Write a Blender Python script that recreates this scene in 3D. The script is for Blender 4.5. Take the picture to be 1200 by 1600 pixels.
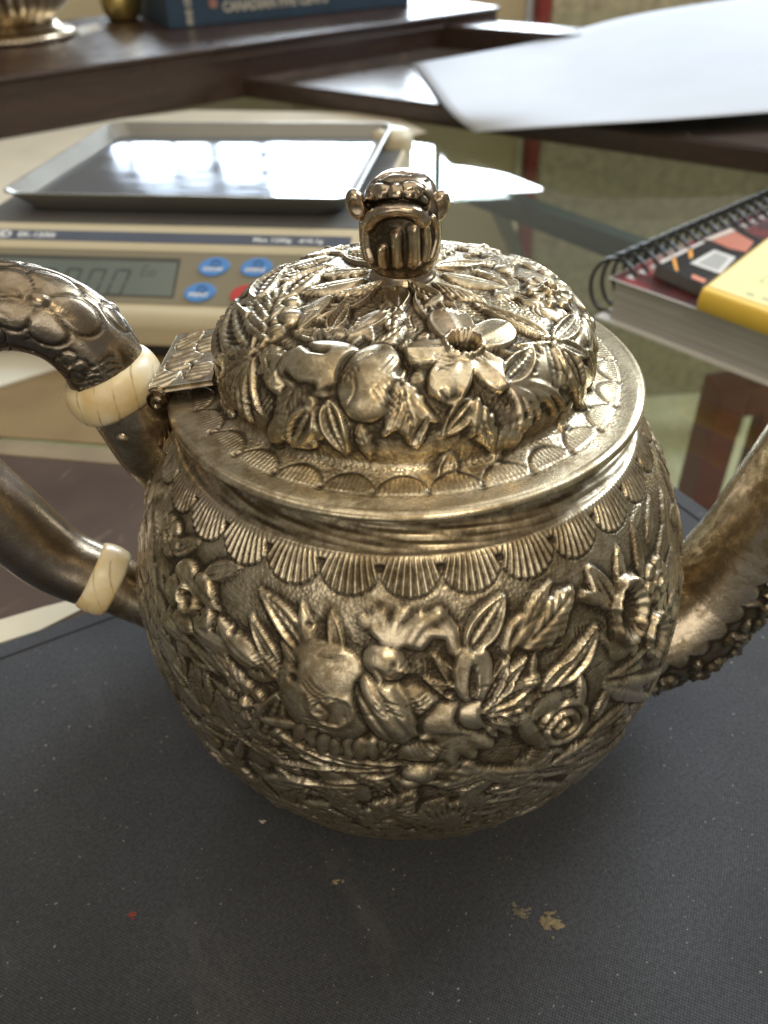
import bpy, math, random
import numpy as np
from mathutils import Vector, Matrix

MM = 0.001
SC = bpy.context.scene
COL = SC.collection
for _o in list(bpy.data.objects):
    bpy.data.objects.remove(_o)

# ------------------------------------------------------------------ camera
CAM_H, CAM_D, PITCH, ROLL, YAW, CAM_X, FPX = 170.174, 132.871, 0.677, -0.039, 0.047, -11.054, 1260.9
CO = np.array([CAM_X, -CAM_D, CAM_H])
_fw = np.array([math.sin(YAW)*math.cos(PITCH), math.cos(YAW)*math.cos(PITCH), -math.sin(PITCH)])
_rt0 = np.array([math.cos(YAW), -math.sin(YAW), 0.0])
_up0 = np.cross(_rt0, _fw)
RT = _rt0*math.cos(ROLL)+_up0*math.sin(ROLL)
UP = -_rt0*math.sin(ROLL)+_up0*math.cos(ROLL)
FW = _fw
cam_data = bpy.data.cameras.new('camera')
cam = bpy.data.objects.new('camera', cam_data)
COL.objects.link(cam)
M = Matrix.Identity(4)
for i in range(3):
    M[i][0], M[i][1], M[i][2], M[i][3] = RT[i], UP[i], -FW[i], CO[i]*MM
cam.matrix_world = M
cam_data.sensor_fit = 'VERTICAL'
cam_data.sensor_height = 36.0
cam_data.lens = 36.0*FPX/1600.0
cam_data.clip_start = 0.01
cam_data.clip_end = 50
cam_data.dof.use_dof = True
cam_data.dof.focus_distance = 0.140
cam_data.dof.aperture_fstop = 21.0
SC.camera = cam

# ------------------------------------------------------------------ light
world = bpy.data.worlds.new('World')
SC.world = world
world.use_nodes = True
bg = world.node_tree.nodes['Background']
bg.inputs[0].default_value = (1.0, 0.93, 0.82, 1)
bg.inputs[1].default_value = 0.17

def area(name, loc, target, sx, sy, power, color):
    d = bpy.data.lights.new(name, 'AREA')
    d.shape = 'RECTANGLE'; d.size = sx; d.size_y = sy; d.energy = power; d.color = color
    o = bpy.data.objects.new(name, d); COL.objects.link(o)
    o.location = loc
    o.rotation_euler = (Vector(target)-Vector(loc)).to_track_quat('-Z', 'Y').to_euler()
    return o
COOL = (0.80, 0.90, 1.0)
# the window behind the table: panes with mullions between, shrubs and a blind covering some of it
def pane(x0, x1, z0, z1, rad, col=COOL, y=2.5):
    area('window_light', ((x0+x1)/2, y, (z0+z1)/2), ((x0+x1)/2, 0, (z0+z1)/2), x1-x0, z1-z0, rad*math.pi*(x1-x0)*(z1-z0), col)
pane(-.19, .18, .22, .95, 21)
pane(.235, .31, .20, .66, 20); pane(.335, .66, .20, .66, 20); pane(.68, .71, .3, .64, 8)
pane(-.34, -.23, .36, .66, 9); pane(-.47, -.38, .34, .63, 8); pane(-.60, -.49, .50, .64, 8); pane(-.66, -.62, .48, .60, 7)
area('side_window_light', (1.45, 1.15, 1.35), (0, 0, 0), 0.9, 1.0, 40, COOL)
# lit white ceiling of the room and a warm lamp behind the photographer
area('ceiling_light', (0.2, 0.25, 2.2), (0.2, 0.25, 0), 2.6, 2.4, 16, (1.0, 0.90, 0.76))
area('front_fill_light', (-0.5, -2.2, 0.75), (0, 0, 0.05), 2.4, 1.5, 12, (1.0, 0.92, 0.80))  # added soft fill to brighten the lower body, not a real window
area('room_lamp', (0.25, -0.95, 1.25), (0, 0, 0.06), 0.42, 0.34, 5, (1.0, 0.84, 0.60))

SC.render.engine = 'CYCLES'
SC.cycles.use_denoising = True
SC.cycles.max_bounces = 10
SC.cycles.transparent_max_bounces = 16
SC.cycles.sample_clamp_indirect = 6
SC.cycles.caustics_reflective = False
SC.cycles.caustics_refractive = False
SC.view_settings.view_transform = 'Standard'
SC.view_settings.look = 'None'
SC.view_settings.exposure = 0.3
SC.view_settings.gamma = 1.0

# ------------------------------------------------------------------ pixel helpers
def ray(x, y):
    d = FW+RT*(x-600)/FPX+UP*(800-y)/FPX
    return CO, d/np.linalg.norm(d)
def onz(x, y, z):
    o, d = ray(x, y)
    return o+d*(z-o[2])/d[2]
def onplane(x, y, p0, n):
    o, d = ray(x, y)
    return o+d*((np.asarray(p0)-o)@n)/(d@n)
def on_azimuth(x, y, phi):
    a = math.radians(phi); n = np.array([-math.sin(a), math.cos(a), 0.0])
    P = onplane(x, y, (0, 0, 0), n)
    return P[0]*math.cos(a)+P[1]*math.sin(a), P[2]

# ------------------------------------------------------------------ objects
def link(o, parent=None):
    COL.objects.link(o)
    if parent is not None:
        o.parent = parent
    return o
def tag(o, label=None, cat=None, group=None, kind=None):
    for k, v in (('label', label), ('category', cat), ('group', group), ('kind', kind)):
        if v: o[k] = v
    return o
def empty(name, loc=(0, 0, 0), rz=0.0):
    o = bpy.data.objects.new(name, None)
    o.empty_display_size = 0.01
    o.location = Vector(loc)*MM; o.rotation_euler = (0, 0, rz)
    return link(o)
def mesh(name, V, F, mat, parent=None, smooth=False, attr=None, loc=None):
    """V in millimetres, local to the parent."""
    me = bpy.data.meshes.new(name)
    V = np.asarray(V, dtype=np.float64)*MM
    if isinstance(F, np.ndarray):
        nf, k = F.shape
        me.vertices.add(len(V)); me.vertices.foreach_set('co', V.ravel())
        me.loops.add(nf*k); me.loops.foreach_set('vertex_index', F.ravel().astype(np.int32))
        me.polygons.add(nf)
        me.polygons.foreach_set('loop_start', np.arange(0, nf*k, k, dtype=np.int32))
        me.update(calc_edges=True)
    else:
        me.from_pydata([tuple(v) for v in V], [], F)
        me.update()
    if smooth:
        me.polygons.foreach_set('use_smooth', np.ones(len(me.polygons), dtype=bool))
    if attr is not None:
        for n, a in attr.items():
            at = me.attributes.new(n, 'FLOAT', 'POINT'); at.data.foreach_set('value', np.asarray(a, dtype=np.float32).ravel())
    if mat: me.materials.append(mat)
    o = bpy.data.objects.new(name, me)
    if loc is not None: o.location = Vector(loc)*MM
    return link(o, parent)
def bevel(o, w, seg=3, angle=35):
    m = o.modifiers.new('bevel', 'BEVEL'); m.width = w*MM; m.segments = seg
    m.limit_method = 'ANGLE'; m.angle_limit = math.radians(angle)
    for p in o.data.polygons: p.use_smooth = True
    n = o.modifiers.new('wn', 'WEIGHTED_NORMAL'); n.keep_sharp = True
    return o
def prism(name, poly, z0, z1, mat, parent=None, bev=0, seg=3):
    """closed slab over a polygon of (x, y); z0/z1 scalars."""
    n = len(poly)
    if sum(poly[i][0]*poly[(i+1) % n][1]-poly[(i+1) % n][0]*poly[i][1] for i in range(n)) < 0:
        poly = poly[::-1]
    V = [(p[0], p[1], z0) for p in poly]+[(p[0], p[1], z1) for p in poly]
    F = [tuple(range(n))[::-1], tuple(range(n, 2*n))]+[(i, (i+1) % n, n+(i+1) % n, n+i) for i in range(n)]
    o = mesh(name, V, F, mat, parent)
    if bev: bevel(o, bev, seg)
    return o
def box(name, x0, x1, y0, y1, z0, z1, mat, parent=None, bev=0, seg=3):
    return prism(name, [(x0, y0), (x1, y0), (x1, y1), (x0, y1)], z0, z1, mat, parent, bev, seg)
def pxslab(name, pts, z0, z1, mat, parent=None, bev=0):
    return prism(name, [tuple(onz(x, y, z1)[:2]) for x, y in pts], z0, z1, mat, parent, bev)
def lathe(name, prof, mat, parent=None, n=64, center=(0, 0), fn=None, loc=None):
    prof = np.asarray(prof, float)
    th = np.linspace(0, 2*math.pi, n, endpoint=False)
    R = np.repeat(prof[:, 0][:, None], n, 1); Z = np.repeat(prof[:, 1][:, None], n, 1)
    if fn: R = fn(R, Z, th[None, :])
    V = np.stack([center[0]+R*np.cos(th), center[1]+R*np.sin(th), Z], -1).reshape(-1, 3)
    return mesh(name, V, gridfaces(len(prof), n, True), mat, parent, True, loc=loc)
def gridfaces(nr, nc, wrap):
    i = np.arange(nr-1)[:, None]; j = np.arange(nc if wrap else nc-1)[None, :]
    j2 = (j+1) % nc
    return np.stack([i*nc+j, i*nc+j2, (i+1)*nc+j2, (i+1)*nc+j], -1).reshape(-1, 4)
def tube_pts(P, r, n=12, cap=True):
    P = np.asarray(P, float); r = np.broadcast_to(np.asarray(r, float), (len(P),))
    T = np.gradient(P, axis=0); T /= np.linalg.norm(T, axis=1)[:, None]
    up = np.array([0, 0, 1.0]) if abs(T[0][2]) < .9 else np.array([1.0, 0, 0])
    V = []
    N = np.cross(T[0], up); N /= np.linalg.norm(N)
    for k in range(len(P)):
        N = N-T[k]*(N@T[k]); N /= np.linalg.norm(N); B = np.cross(T[k], N)
        for a in range(n):
            V.append(P[k]+r[k]*(math.cos(2*math.pi*a/n)*N+math.sin(2*math.pi*a/n)*B))
    F = [tuple(x) for x in gridfaces(len(P), n, True)]
    if cap:
        F += [tuple(range(n)), tuple(range((len(P)-1)*n, len(P)*n))[::-1]]
    return V, F
def tube(name, P, r, mat, parent=None, n=12):
    V, F = tube_pts(P, r, n)
    return mesh(name, V, F, mat, parent, True)
def spline(pts, n=60):
    P = np.asarray(pts, float); m = len(P)
    Q = np.vstack([2*P[0]-P[1], P, 2*P[-1]-P[-2]])
    out = []
    for t in np.linspace(0, m-1-1e-9, n):
        i = int(t); u = t-i
        a, b, c, d = Q[i], Q[i+1], Q[i+2], Q[i+3]
        out.append(.5*((2*b)+(-a+c)*u+(2*a-5*b+4*c-d)*u*u+(-a+3*b-3*c+d)*u**3))
    return np.array(out)
def text(name, s, size, mat, parent, mat4, width=None, bold=0.0):
    cu = bpy.data.curves.new(name, 'FONT'); cu.body = s; cu.size = size*MM; cu.offset = bold*MM
    cu.align_x = 'CENTER'; cu.align_y = 'CENTER'; cu.resolution_u = 2
    o = bpy.data.objects.new(name, cu); COL.objects.link(o)
    bpy.context.view_layer.update()
    me = bpy.data.meshes.new_from_object(o.evaluated_get(bpy.context.evaluated_depsgraph_get()))
    bpy.data.objects.remove(o)
    if width:
        xs = [v.co.x for v in me.vertices]; k = width*MM/max(max(xs)-min(xs), 1e-9)
        for v in me.vertices: v.co.x *= k
    me.materials.clear(); me.materials.append(mat)
    t = bpy.data.objects.new(name, me); t.matrix_local = mat4
    return link(t, parent)
def frame(o, ex, ey):
    ex = np.asarray(ex, float); ex /= np.linalg.norm(ex); ey = np.asarray(ey, float); ey = ey-ex*(ex@ey); ey /= np.linalg.norm(ey)
    ez = np.cross(ex, ey); m = Matrix.Identity(4)
    for i in range(3): m[i][0], m[i][1], m[i][2], m[i][3] = ex[i], ey[i], ez[i], o[i]*MM
    return m

# ------------------------------------------------------------------ materials
def newmat(name):
    m = bpy.data.materials.new(name); m.use_nodes = True
    nt = m.node_tree
    return m, nt, nt.nodes['Principled BSDF']
def nd(nt, t, **kw):
    n = nt.nodes.new(t)
    for k, v in kw.items(): setattr(n, k, v)
    return n
def L(nt, a, b): nt.links.new(a, b)
def noise(nt, scale, detail=4, rough=.55, coord='Object', dist=0.0, stretch=None):
    tc = nd(nt, 'ShaderNodeTexCoord'); n = nd(nt, 'ShaderNodeTexNoise')
    n.inputs['Scale'].default_value = scale; n.inputs['Detail'].default_value = detail
    n.inputs['Roughness'].default_value = rough; n.inputs['Distortion'].default_value = dist
    if stretch:
        mp = nd(nt, 'ShaderNodeMapping'); mp.inputs['Scale'].default_value = stretch
        L(nt, tc.outputs[coord], mp.inputs[0]); L(nt, mp.outputs[0], n.inputs['Vector'])
    else:
        L(nt, tc.outputs[coord], n.inputs['Vector'])
    return n.outputs['Fac']
def ramp(nt, fac, stops):
    r = nd(nt, 'ShaderNodeValToRGB')
    el = r.color_ramp.elements
    while len(el) < len(stops): el.new(.5)
    for e, (p, c) in zip(el, stops):
        e.position = p; e.color = (*c, 1) if len(c) == 3 else c
    L(nt, fac, r.inputs[0])
    return r.outputs[0]
def g(v): return (v, v, v)
def mixc(nt, fac, a, b, mode='MIX'):
    m = nd(nt, 'ShaderNodeMix', data_type='RGBA', blend_type=mode)
    for s, v in ((m.inputs[0], fac), (m.inputs[6], a), (m.inputs[7], b)):
        if hasattr(v, 'is_output'): L(nt, v, s)
        elif isinstance(v, tuple): s.default_value = (*v, 1)
        else: s.default_value = v
    return m.outputs[2]
def math_(nt, op, a, b=None, clamp=False):
    m = nd(nt, 'ShaderNodeMath', operation=op, use_clamp=clamp)
    for s, v in ((m.inputs[0], a), (m.inputs[1], b)):
        if v is None: continue
        if hasattr(v, 'is_output'): L(nt, v, s)
        else: s.default_value = v
    return m.outputs[0]
def bump(nt, h, strength, dist, b, normal=None):
    n = nd(nt, 'ShaderNodeBump'); n.inputs['Strength'].default_value = strength; n.inputs['Distance'].default_value = dist*MM
    L(nt, h, n.inputs['Height'])
    if normal is not None: L(nt, normal, n.inputs['Normal'])
    L(nt, n.outputs[0], b.inputs['Normal'])
    return n.outputs[0]
def simple(name, col, rough=.5, var=.12, scale=60, metallic=0.0, bmp=0.0, bscale=400, spec=.5, stretch=None):
    m, nt, b = newmat(name)
    f = noise(nt, scale, 5, stretch=stretch)
    c = ramp(nt, f, [(.3, tuple(x*(1-var) for x in col)), (.7, tuple(min(1, x*(1+var)) for x in col))])
    L(nt, c, b.inputs['Base Color'])
    rr = math_(nt, 'MULTIPLY_ADD', noise(nt, scale*2.3, 3), .16); nt.nodes[-1].inputs[2].default_value = rough-.08
    L(nt, rr, b.inputs['Roughness'])
    b.inputs['Metallic'].default_value = metallic
    b.inputs['Specular IOR Level'].default_value = spec
    if bmp: bump(nt, noise(nt, bscale, 4), bmp, .3, b)
    return m

def silver(name, warm=(.70, .60, .42), dark=(.050, .038, .025), rough=.33, stipple=.25, mott=.8):
    """tarnished silver: bright worn metal, brown tarnish film in blotches, black oxide held in the chasing."""
    m, nt, b = newmat(name)
    ox = nd(nt, 'ShaderNodeAttribute', attribute_name='oxide').outputs['Fac']
    fl = nd(nt, 'ShaderNodeAttribute', attribute_name='ground').outputs['Fac']
    n1 = noise(nt, 85, 5, .6, dist=.6); n3 = noise(nt, 430, 5, .65, dist=.4); n2 = noise(nt, 1500, 3, .6)
    mix = math_(nt, 'ADD', math_(nt, 'MULTIPLY', n1, .50), math_(nt, 'ADD', math_(nt, 'MULTIPLY', n3, .36), math_(nt, 'MULTIPLY', n2, .14)))
    film = ramp(nt, mix, [(.44, g(1)), (.495, g(.55)), (.545, g(0))])
    film = math_(nt, 'MULTIPLY', film, mott)
    base = ramp(nt, n3, [(.35, tuple(x*.88 for x in warm)), (.65, tuple(min(1, x*1.10) for x in warm))])
    pink = ramp(nt, noise(nt, 42, 3), [(.52, g(0)), (.70, g(1))])
    base = mixc(nt, math_(nt, 'MULTIPLY', pink, .35), base, (.60, .46, .385))
    base = mixc(nt, film, base, (.215, .158, .085))
    fac = math_(nt, 'ADD', ox, math_(nt, 'MULTIPLY', math_(nt, 'SUBTRACT', n2, .5), 1.0), True)
    fac = math_(nt, 'MULTIPLY', fac, .94)
    col = mixc(nt, fac, base, dark)
    L(nt, col, b.inputs['Base Color'])
    b.inputs['Metallic'].default_value = 1.0
    r0 = math_(nt, 'ADD', math_(nt, 'MULTIPLY', film, .20), rough-.03)
    r1 = math_(nt, 'ADD', r0, math_(nt, 'MULTIPLY', fac, .22), True)
    L(nt, r1, b.inputs['Roughness'])
    vo = nd(nt, 'ShaderNodeTexVoronoi'); vo.inputs['Scale'].default_value = 1500
    tc = nd(nt, 'ShaderNodeTexCoord'); L(nt, tc.outputs['Object'], vo.inputs['Vector'])
    hh = math_(nt, 'ADD', math_(nt, 'MULTIPLY', math_(nt, 'MULTIPLY', vo.outputs['Distance'], fl), stipple*3.4), math_(nt, 'ADD', math_(nt, 'MULTIPLY', n3, .45), math_(nt, 'MULTIPLY', n2, .16)))
    bump(nt, hh, .5, .28, b)
    return m
SILVER = silver('tarnished_silver')
SILVER_LID = silver('tarnished_silver_lid', warm=(.72, .615, .42), rough=.29)
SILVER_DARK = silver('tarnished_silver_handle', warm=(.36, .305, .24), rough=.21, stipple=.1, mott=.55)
SILVER_FIN = silver('tarnished_silver_finial', warm=(.56, .455, .335), rough=.17, stipple=0, mott=.4)
SILVER_SPOUT = silver('tarnished_silver_spout', warm=(.62, .52, .38), rough=.22, stipple=.1, mott=.85)

def ivory():
    m, nt, b = newmat('ivory')
    tc = nd(nt, 'ShaderNodeTexCoord')
    f = noise(nt, 130, 4)
    wv = nd(nt, 'ShaderNodeTexWave', wave_type='BANDS', bands_direction='X')
    wv.inputs['Scale'].default_value = 95; wv.inputs['Distortion'].default_value = 1.6; wv.inputs['Detail'].default_value = 3
    wv.inputs['Detail Scale'].default_value = 1.4
    L(nt, tc.outputs['Object'], wv.inputs['Vector'])
    base = ramp(nt, f, [(.3, (.66, .47, .20)), (.5, (.78, .63, .36)), (.72, (.86, .77, .56))])
    cr = ramp(nt, wv.outputs['Fac'], [(.0, g(1)), (.06, g(.0))])
    cr = math_(nt, 'MULTIPLY', cr, ramp(nt, noise(nt, 240, 2), [(.4, g(.1)), (.6, g(1))]))
    col = mixc(nt, math_(nt, 'MULTIPLY', cr, .6), base, (.30, .18, .07))
    L(nt, col, b.inputs['Base Color']); b.inputs['Roughness'].default_value = .33
    b.inputs['Subsurface Weight'].default_value = .15; b.inputs['Subsurface Radius'].default_value = (.002, .0012, .0006); b.inputs['Subsurface Scale'].default_value = 1.0
    bump(nt, f, .25, .2, b)
    return m
IVORY = ivory()

def cloth():
    m, nt, b = newmat('black_mat_cloth')
    tc = nd(nt, 'ShaderNodeTexCoord')
    mp = nd(nt, 'ShaderNodeMapping'); mp.inputs['Rotation'].default_value = (0, 0, .12)
    L(nt, tc.outputs['Object'], mp.inputs[0])
    sep = nd(nt, 'ShaderNodeSeparateXYZ'); L(nt, mp.outputs[0], sep.inputs[0])
    k = 2*math.pi/0.00078
    jit = math_(nt, 'MULTIPLY', noise(nt, 700, 2), 1.6)
    sx = math_(nt, 'SINE', math_(nt, 'ADD', math_(nt, 'MULTIPLY', sep.outputs[0], k), jit))
    sy = math_(nt, 'SINE', math_(nt, 'ADD', math_(nt, 'MULTIPLY', sep.outputs[1], k), jit))
    wv = math_(nt, 'MULTIPLY', sx, sy)
    w01 = math_(nt, 'MULTIPLY_ADD', wv, .5); nt.nodes[-1].inputs[2].default_value = .5
    c = ramp(nt, w01, [(0, (.023, .025, .029)), (.5, (.036, .038, .043)), (1, (.058, .060, .065))])
    blot = ramp(nt, noise(nt, 22, 5), [(.3, g(.74)), (.7, g(1.22))])
    c = mixc(nt, 1.0, c, blot, 'MULTIPLY')
    c = mixc(nt, 1.0, c, ramp(nt, noise(nt, 1300, 3, .7), [(.3, g(.62)), (.7, g(1.42))]), 'MULTIPLY')
    scuff = ramp(nt, noise(nt, 60, 6, .7, stretch=(1, .35, 1)), [(.60, g(0)), (.75, g(1))])
    c = mixc(nt, math_(nt, 'MULTIPLY', scuff, .22), c, (.16, .155, .15))
    # lint specks and a few pale fibres
    lint = ramp(nt, noise(nt, 1150, 1, .4), [(.765, g(0)), (.79, g(1))])
    lint2 = ramp(nt, noise(nt, 520, 2, .5, stretch=(1, 3.2, 1)), [(.77, g(0)), (.80, g(1))])
    c = mixc(nt, math_(nt, 'MULTIPLY', lint, .5), c, (.42, .40, .36))
    c = mixc(nt, math_(nt, 'MULTIPLY', lint2, .35), c, (.40, .38, .33))
    L(nt, c, b.inputs['Base Color']); b.inputs['Roughness'].default_value = .85
    b.inputs['Sheen Weight'].default_value = .12
    bump(nt, math_(nt, 'ADD', w01, noise(nt, 3000, 2)), .45, .15, b)
    return m
CLOTH = cloth()

def glass():
    m, nt, b = newmat('table_glass')
    nt.nodes.remove(b)
    out = [n for n in nt.nodes if n.type == 'OUTPUT_MATERIAL'][0]
    tr = nd(nt, 'ShaderNodeBsdfTransparent'); tr.inputs[0].default_value = (.91, .95, .91, 1)
    gl = nd(nt, 'ShaderNodeBsdfGlossy'); gl.inputs['Roughness'].default_value = .015; gl.inputs[0].default_value = (1, 1, 1, 1)
    fr = nd(nt, 'ShaderNodeFresnel')
    ge = nd(nt, 'ShaderNodeNewGeometry')          # the lower face is met from inside the slab
    ior = math_(nt, 'MULTIPLY_ADD', ge.outputs['Backfacing'], 1/1.5-1.5); nt.nodes[-1].inputs[2].default_value = 1.5
    L(nt, ior, fr.inputs[0])
    mx = nd(nt, 'ShaderNodeMixShader')
    L(nt, fr.outputs[0], mx.inputs[0]); L(nt, tr.outputs[0], mx.inputs[1]); L(nt, gl.outputs[0], mx.inputs[2])
    L(nt, mx.outputs[0], out.inputs[0])
    return m
GLASS = glass()

def wood(name, c0, c1, rough=.35, coat=.3):
    m, nt, b = newmat(name)
    f = noise(nt, 18, 6, .6, dist=1.2, stretch=(1, 9, 9))
    L(nt, ramp(nt, f, [(.25, c0), (.7, c1)]), b.inputs['Base Color'])
    L(nt, ramp(nt, noise(nt, 60, 4), [(.3, g(rough-.1)), (.7, g(rough+.12))]), b.inputs['Roughness'])
    b.inputs['Coat Weight'].default_value = coat; b.inputs['Coat Roughness'].default_value = .18
    bump(nt, f, .12, .3, b)
    return m
WOOD = wood('dark_wood', (.018, .009, .006), (.050, .024, .015))
REDWOOD = wood('red_wood', (.12, .014, .008), (.24, .034, .018), .45, .1)
ORANGEWOOD = wood('orange_wood', (.34, .12, .04), (.46, .19, .07), .4)

def leather(name, c0, c1, rough=.42):
    m, nt, b = newmat(name)
    f = noise(nt, 26, 6)
    c = ramp(nt, f, [(.3, c0), (.7, c1)])
    tc = nd(nt, 'ShaderNodeTexCoord')
    vo = nd(nt, 'ShaderNodeTexVoronoi', feature='DISTANCE_TO_EDGE'); vo.inputs['Scale'].default_value = 22
    mp = nd(nt, 'ShaderNodeMapping'); mp.inputs['Scale'].default_value = (1, .45, 1); mp.inputs['Rotation'].default_value = (0, 0, .6)
    L(nt, tc.outputs['Object'], mp.inputs[0]); L(nt, mp.outputs[0], vo.inputs['Vector'])
    scr = ramp(nt, vo.outputs['Distance'], [(0, g(1)), (.012, g(0))])
    keep = ramp(nt, noise(nt, 45, 3), [(.5, g(0)), (.62, g(1))])
    c = mixc(nt, math_(nt, 'MULTIPLY', math_(nt, 'MULTIPLY', scr, keep), .5), c, (.34, .27, .20))
    L(nt, c, b.inputs['Base Color']); b.inputs['Roughness'].default_value = rough
    bump(nt, noise(nt, 900, 4), .25, .25, b)
    return m
LEATHER = leather('brown_leather', (.060, .040, .032), (.105, .072, .056))
TRAYTOP = leather('tray_leather', (.040, .032, .028), (.085, .060, .045), .24)

# ------------------------------------------------------------------ relief engine
def smooth(a, b, x):
    t = np.clip((x-a)/(b-a), 0, 1); return t*t*(3-2*t)
def boxblur(H, kr, kc, wrap):
    def one(A, k, ax, wr):
        if k < 1: return A
        A = np.moveaxis(A, ax, 0)
        P = np.concatenate([A[-k:], A, A[:k]]) if wr else np.concatenate([np.repeat(A[:1], k, 0), A, np.repeat(A[-1:], k, 0)])
        c = np.concatenate([np.zeros_like(P[:1]), np.cumsum(P, 0)])
        return np.moveaxis((c[2*k+1:]-c[:-2*k-1])/(2*k+1), 0, ax)
    for _ in range(2): H = one(one(H, kr, 0, False), kc, 1, wrap)
    return H

class Relief:
    """height field over a grid: rows = arc length s, columns = angle."""
    def __init__(self, s, ang, rad):
        self.s = np.asarray(s); self.a = np.asarray(ang); self.r = np.asarray(rad)
        self.H = np.zeros((len(self.s), len(self.a)))
        self.G = np.zeros_like(self.H)           # hand-set oxide
    def win(self, p, rad):
        a0, s0 = p
        rows = np.where(np.abs(self.s-s0) < rad)[0]
        if len(rows) == 0: return None
        r0 = max(np.interp(s0, self.s, self.r), 1.0)
        da = (self.a-a0+math.pi) % (2*math.pi)-math.pi
        cols = np.where(np.abs(da)*max(r0*.6, 1) < rad)[0]
        if len(cols) == 0: return None
        rr = np.maximum(self.r[rows], .3)*.5+r0*.5
        return np.ix_(rows, cols), da[cols][None, :]*rr[:, None], (self.s[rows]-s0)[:, None]+0*da[cols][None, :]
    def dist(self, p, q):
        r = .5*(np.interp(p[1], self.s, self.r)+np.interp(q[1], self.s, self.r))
        du = ((q[0]-p[0]+math.pi) % (2*math.pi)-math.pi)*r
        return du, q[1]-p[1]
    def put(self, ix, h, a):
        self.H[ix] = self.H[ix]*(1-a)+h*a
    def leaf(self, p, q, wid, hgt, kind='rim', bend=0.0, lift=.15):
        du, dv = self.dist(p, q); Ln = math.hypot(du, dv)
        if Ln < .5: return
        mid = (p[0]+.5*((q[0]-p[0]+math.pi) % (2*math.pi)-math.pi), .5*(p[1]+q[1]))
        w = self.win(mid, Ln*.62+wid*Ln*.3)
        if w is None: return
        ix, U, V = w
        c, s_ = du/Ln, dv/Ln
        x = (U*c+V*s_)/Ln+.5; y = (-U*s_+V*c)/Ln
        y = y-bend*4*x*(1-x)
        xc = np.clip(x, 0, 1)
        sh = np.sin(math.pi*xc**.75)**.85
        if kind == 'serr': sh = sh*(.80+.30*np.abs(np.sin(xc*math.pi*4.5+np.abs(y)*14)))
        if kind == 'blade': sh = np.minimum(1, 4*xc)*(1-xc)**.55
        if kind == 'petal': sh = np.sqrt(np.clip(1-(2*xc-1.05)**2*(.9), 0, 1))*(xc**.25)
        W = wid*.5*sh+1e-5
        d = 1-np.abs(y)/W
        edge = np.clip(.35/(wid*.5*Ln), .05, .4)
        a = smooth(0, edge, d)*(x > 0)*(x < 1)
        ad = np.clip(d, 0, 1)
        if kind == 'rim':
            h = hgt*(.45+.55*np.exp(-((ad-.24)/.17)**2)-.30*smooth(.3, .8, ad)+.40*np.exp(-(np.abs(y)/(wid*.07+1e-6))**2))
            h = h+hgt*.10*np.sin((x*9-np.abs(y)/wid*5)*2*math.pi)*smooth(.3, .5, ad)
        elif kind == 'serr':
            h = hgt*(.35+.65*np.sqrt(ad))-hgt*.45*np.exp(-(np.abs(y)/(wid*.045))**2)
            h = h-hgt*.28*np.clip(np.sin((x*6.5-np.abs(y)/wid*5)*2*math.pi), 0, 1)
        elif kind == 'blade':
            h = hgt*(.3+.7*np.sqrt(ad))*(.6+.4*xc)
        elif kind == 'flute':
            h = hgt*np.sqrt(ad)*(1+.0*x)-hgt*.35*np.clip(np.cos(y/wid*2*math.pi*3.5+.6*x), 0, 1)
        elif kind == 'petal':
            h = hgt*(.35+.65*np.sqrt(ad))-hgt*.35*smooth(.25, .75, ad)*(1-xc)+hgt*.2*np.exp(-((ad-.12)/.12)**2)
        else:
            h = hgt*np.sqrt(ad)-hgt*.25*np.exp(-(np.abs(y)/(wid*.06))**2)
        self.put(ix, lift+h, a)
    def flower(self, p, R, n, hgt, rot=0.0, hole=True, sq=1.0, lift=.2):
        w = self.win(p, R*1.25)
        if w is None: return
        ix, U, V = w
        V = V/sq
        rho = np.hypot(U, V)/R; ph = np.arctan2(V, U)+rot
        k = np.abs(np.cos(n*ph/2))
        b = .70+.30*k**.5
        d = 1-rho/b
        a = smooth(0, .30/R+.02, d)
        h = hgt*(.45+.55*np.sqrt(np.clip(d*1.6, 0, 1)))
        h = h-hgt*.55*np.exp(-((1-k)*0+ (np.abs(np.sin(n*ph/2+math.pi/2))/.22)**2))*(rho > .25)
        h = h+hgt*.22*np.exp(-((d-.13)/.08)**2)
        h = h-hgt*.25*smooth(.75, .38, rho)
        if hole:
            h = h+hgt*.75*np.exp(-((rho-.30)/.075)**2)-hgt*.95*smooth(.27, .10, rho)
        else:
            h = h+hgt*.9*np.sqrt(np.clip(1-(rho/.27)**2, 0, 1))-hgt*.2*np.exp(-((rho-.3)/.05)**2)
        self.put(ix, lift+h, a)
    def trumpet(self, p, R, hgt, sq=1.3, rot=0.0):
        w = self.win(p, R*1.6*max(1, sq))
        if w is None: return
        ix, U, V = w
        c, s_ = math.cos(rot), math.sin(rot)
        U, V = U*c+V*s_, (-U*s_+V*c)/sq
        rho = np.hypot(U, V)/R; ph = np.arctan2(V, U)
        d = 1-rho/(1+.05*np.cos(ph*7))
        a = smooth(0, .15, d)
        h = hgt*(.55+.45*np.exp(-((rho-.86)/.13)**2))-hgt*1.15*smooth(.84, .15, rho)+hgt*.10*np.cos(ph*16)*smooth(.2, .6, rho)
        self.put(ix, .25+h, a)
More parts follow.
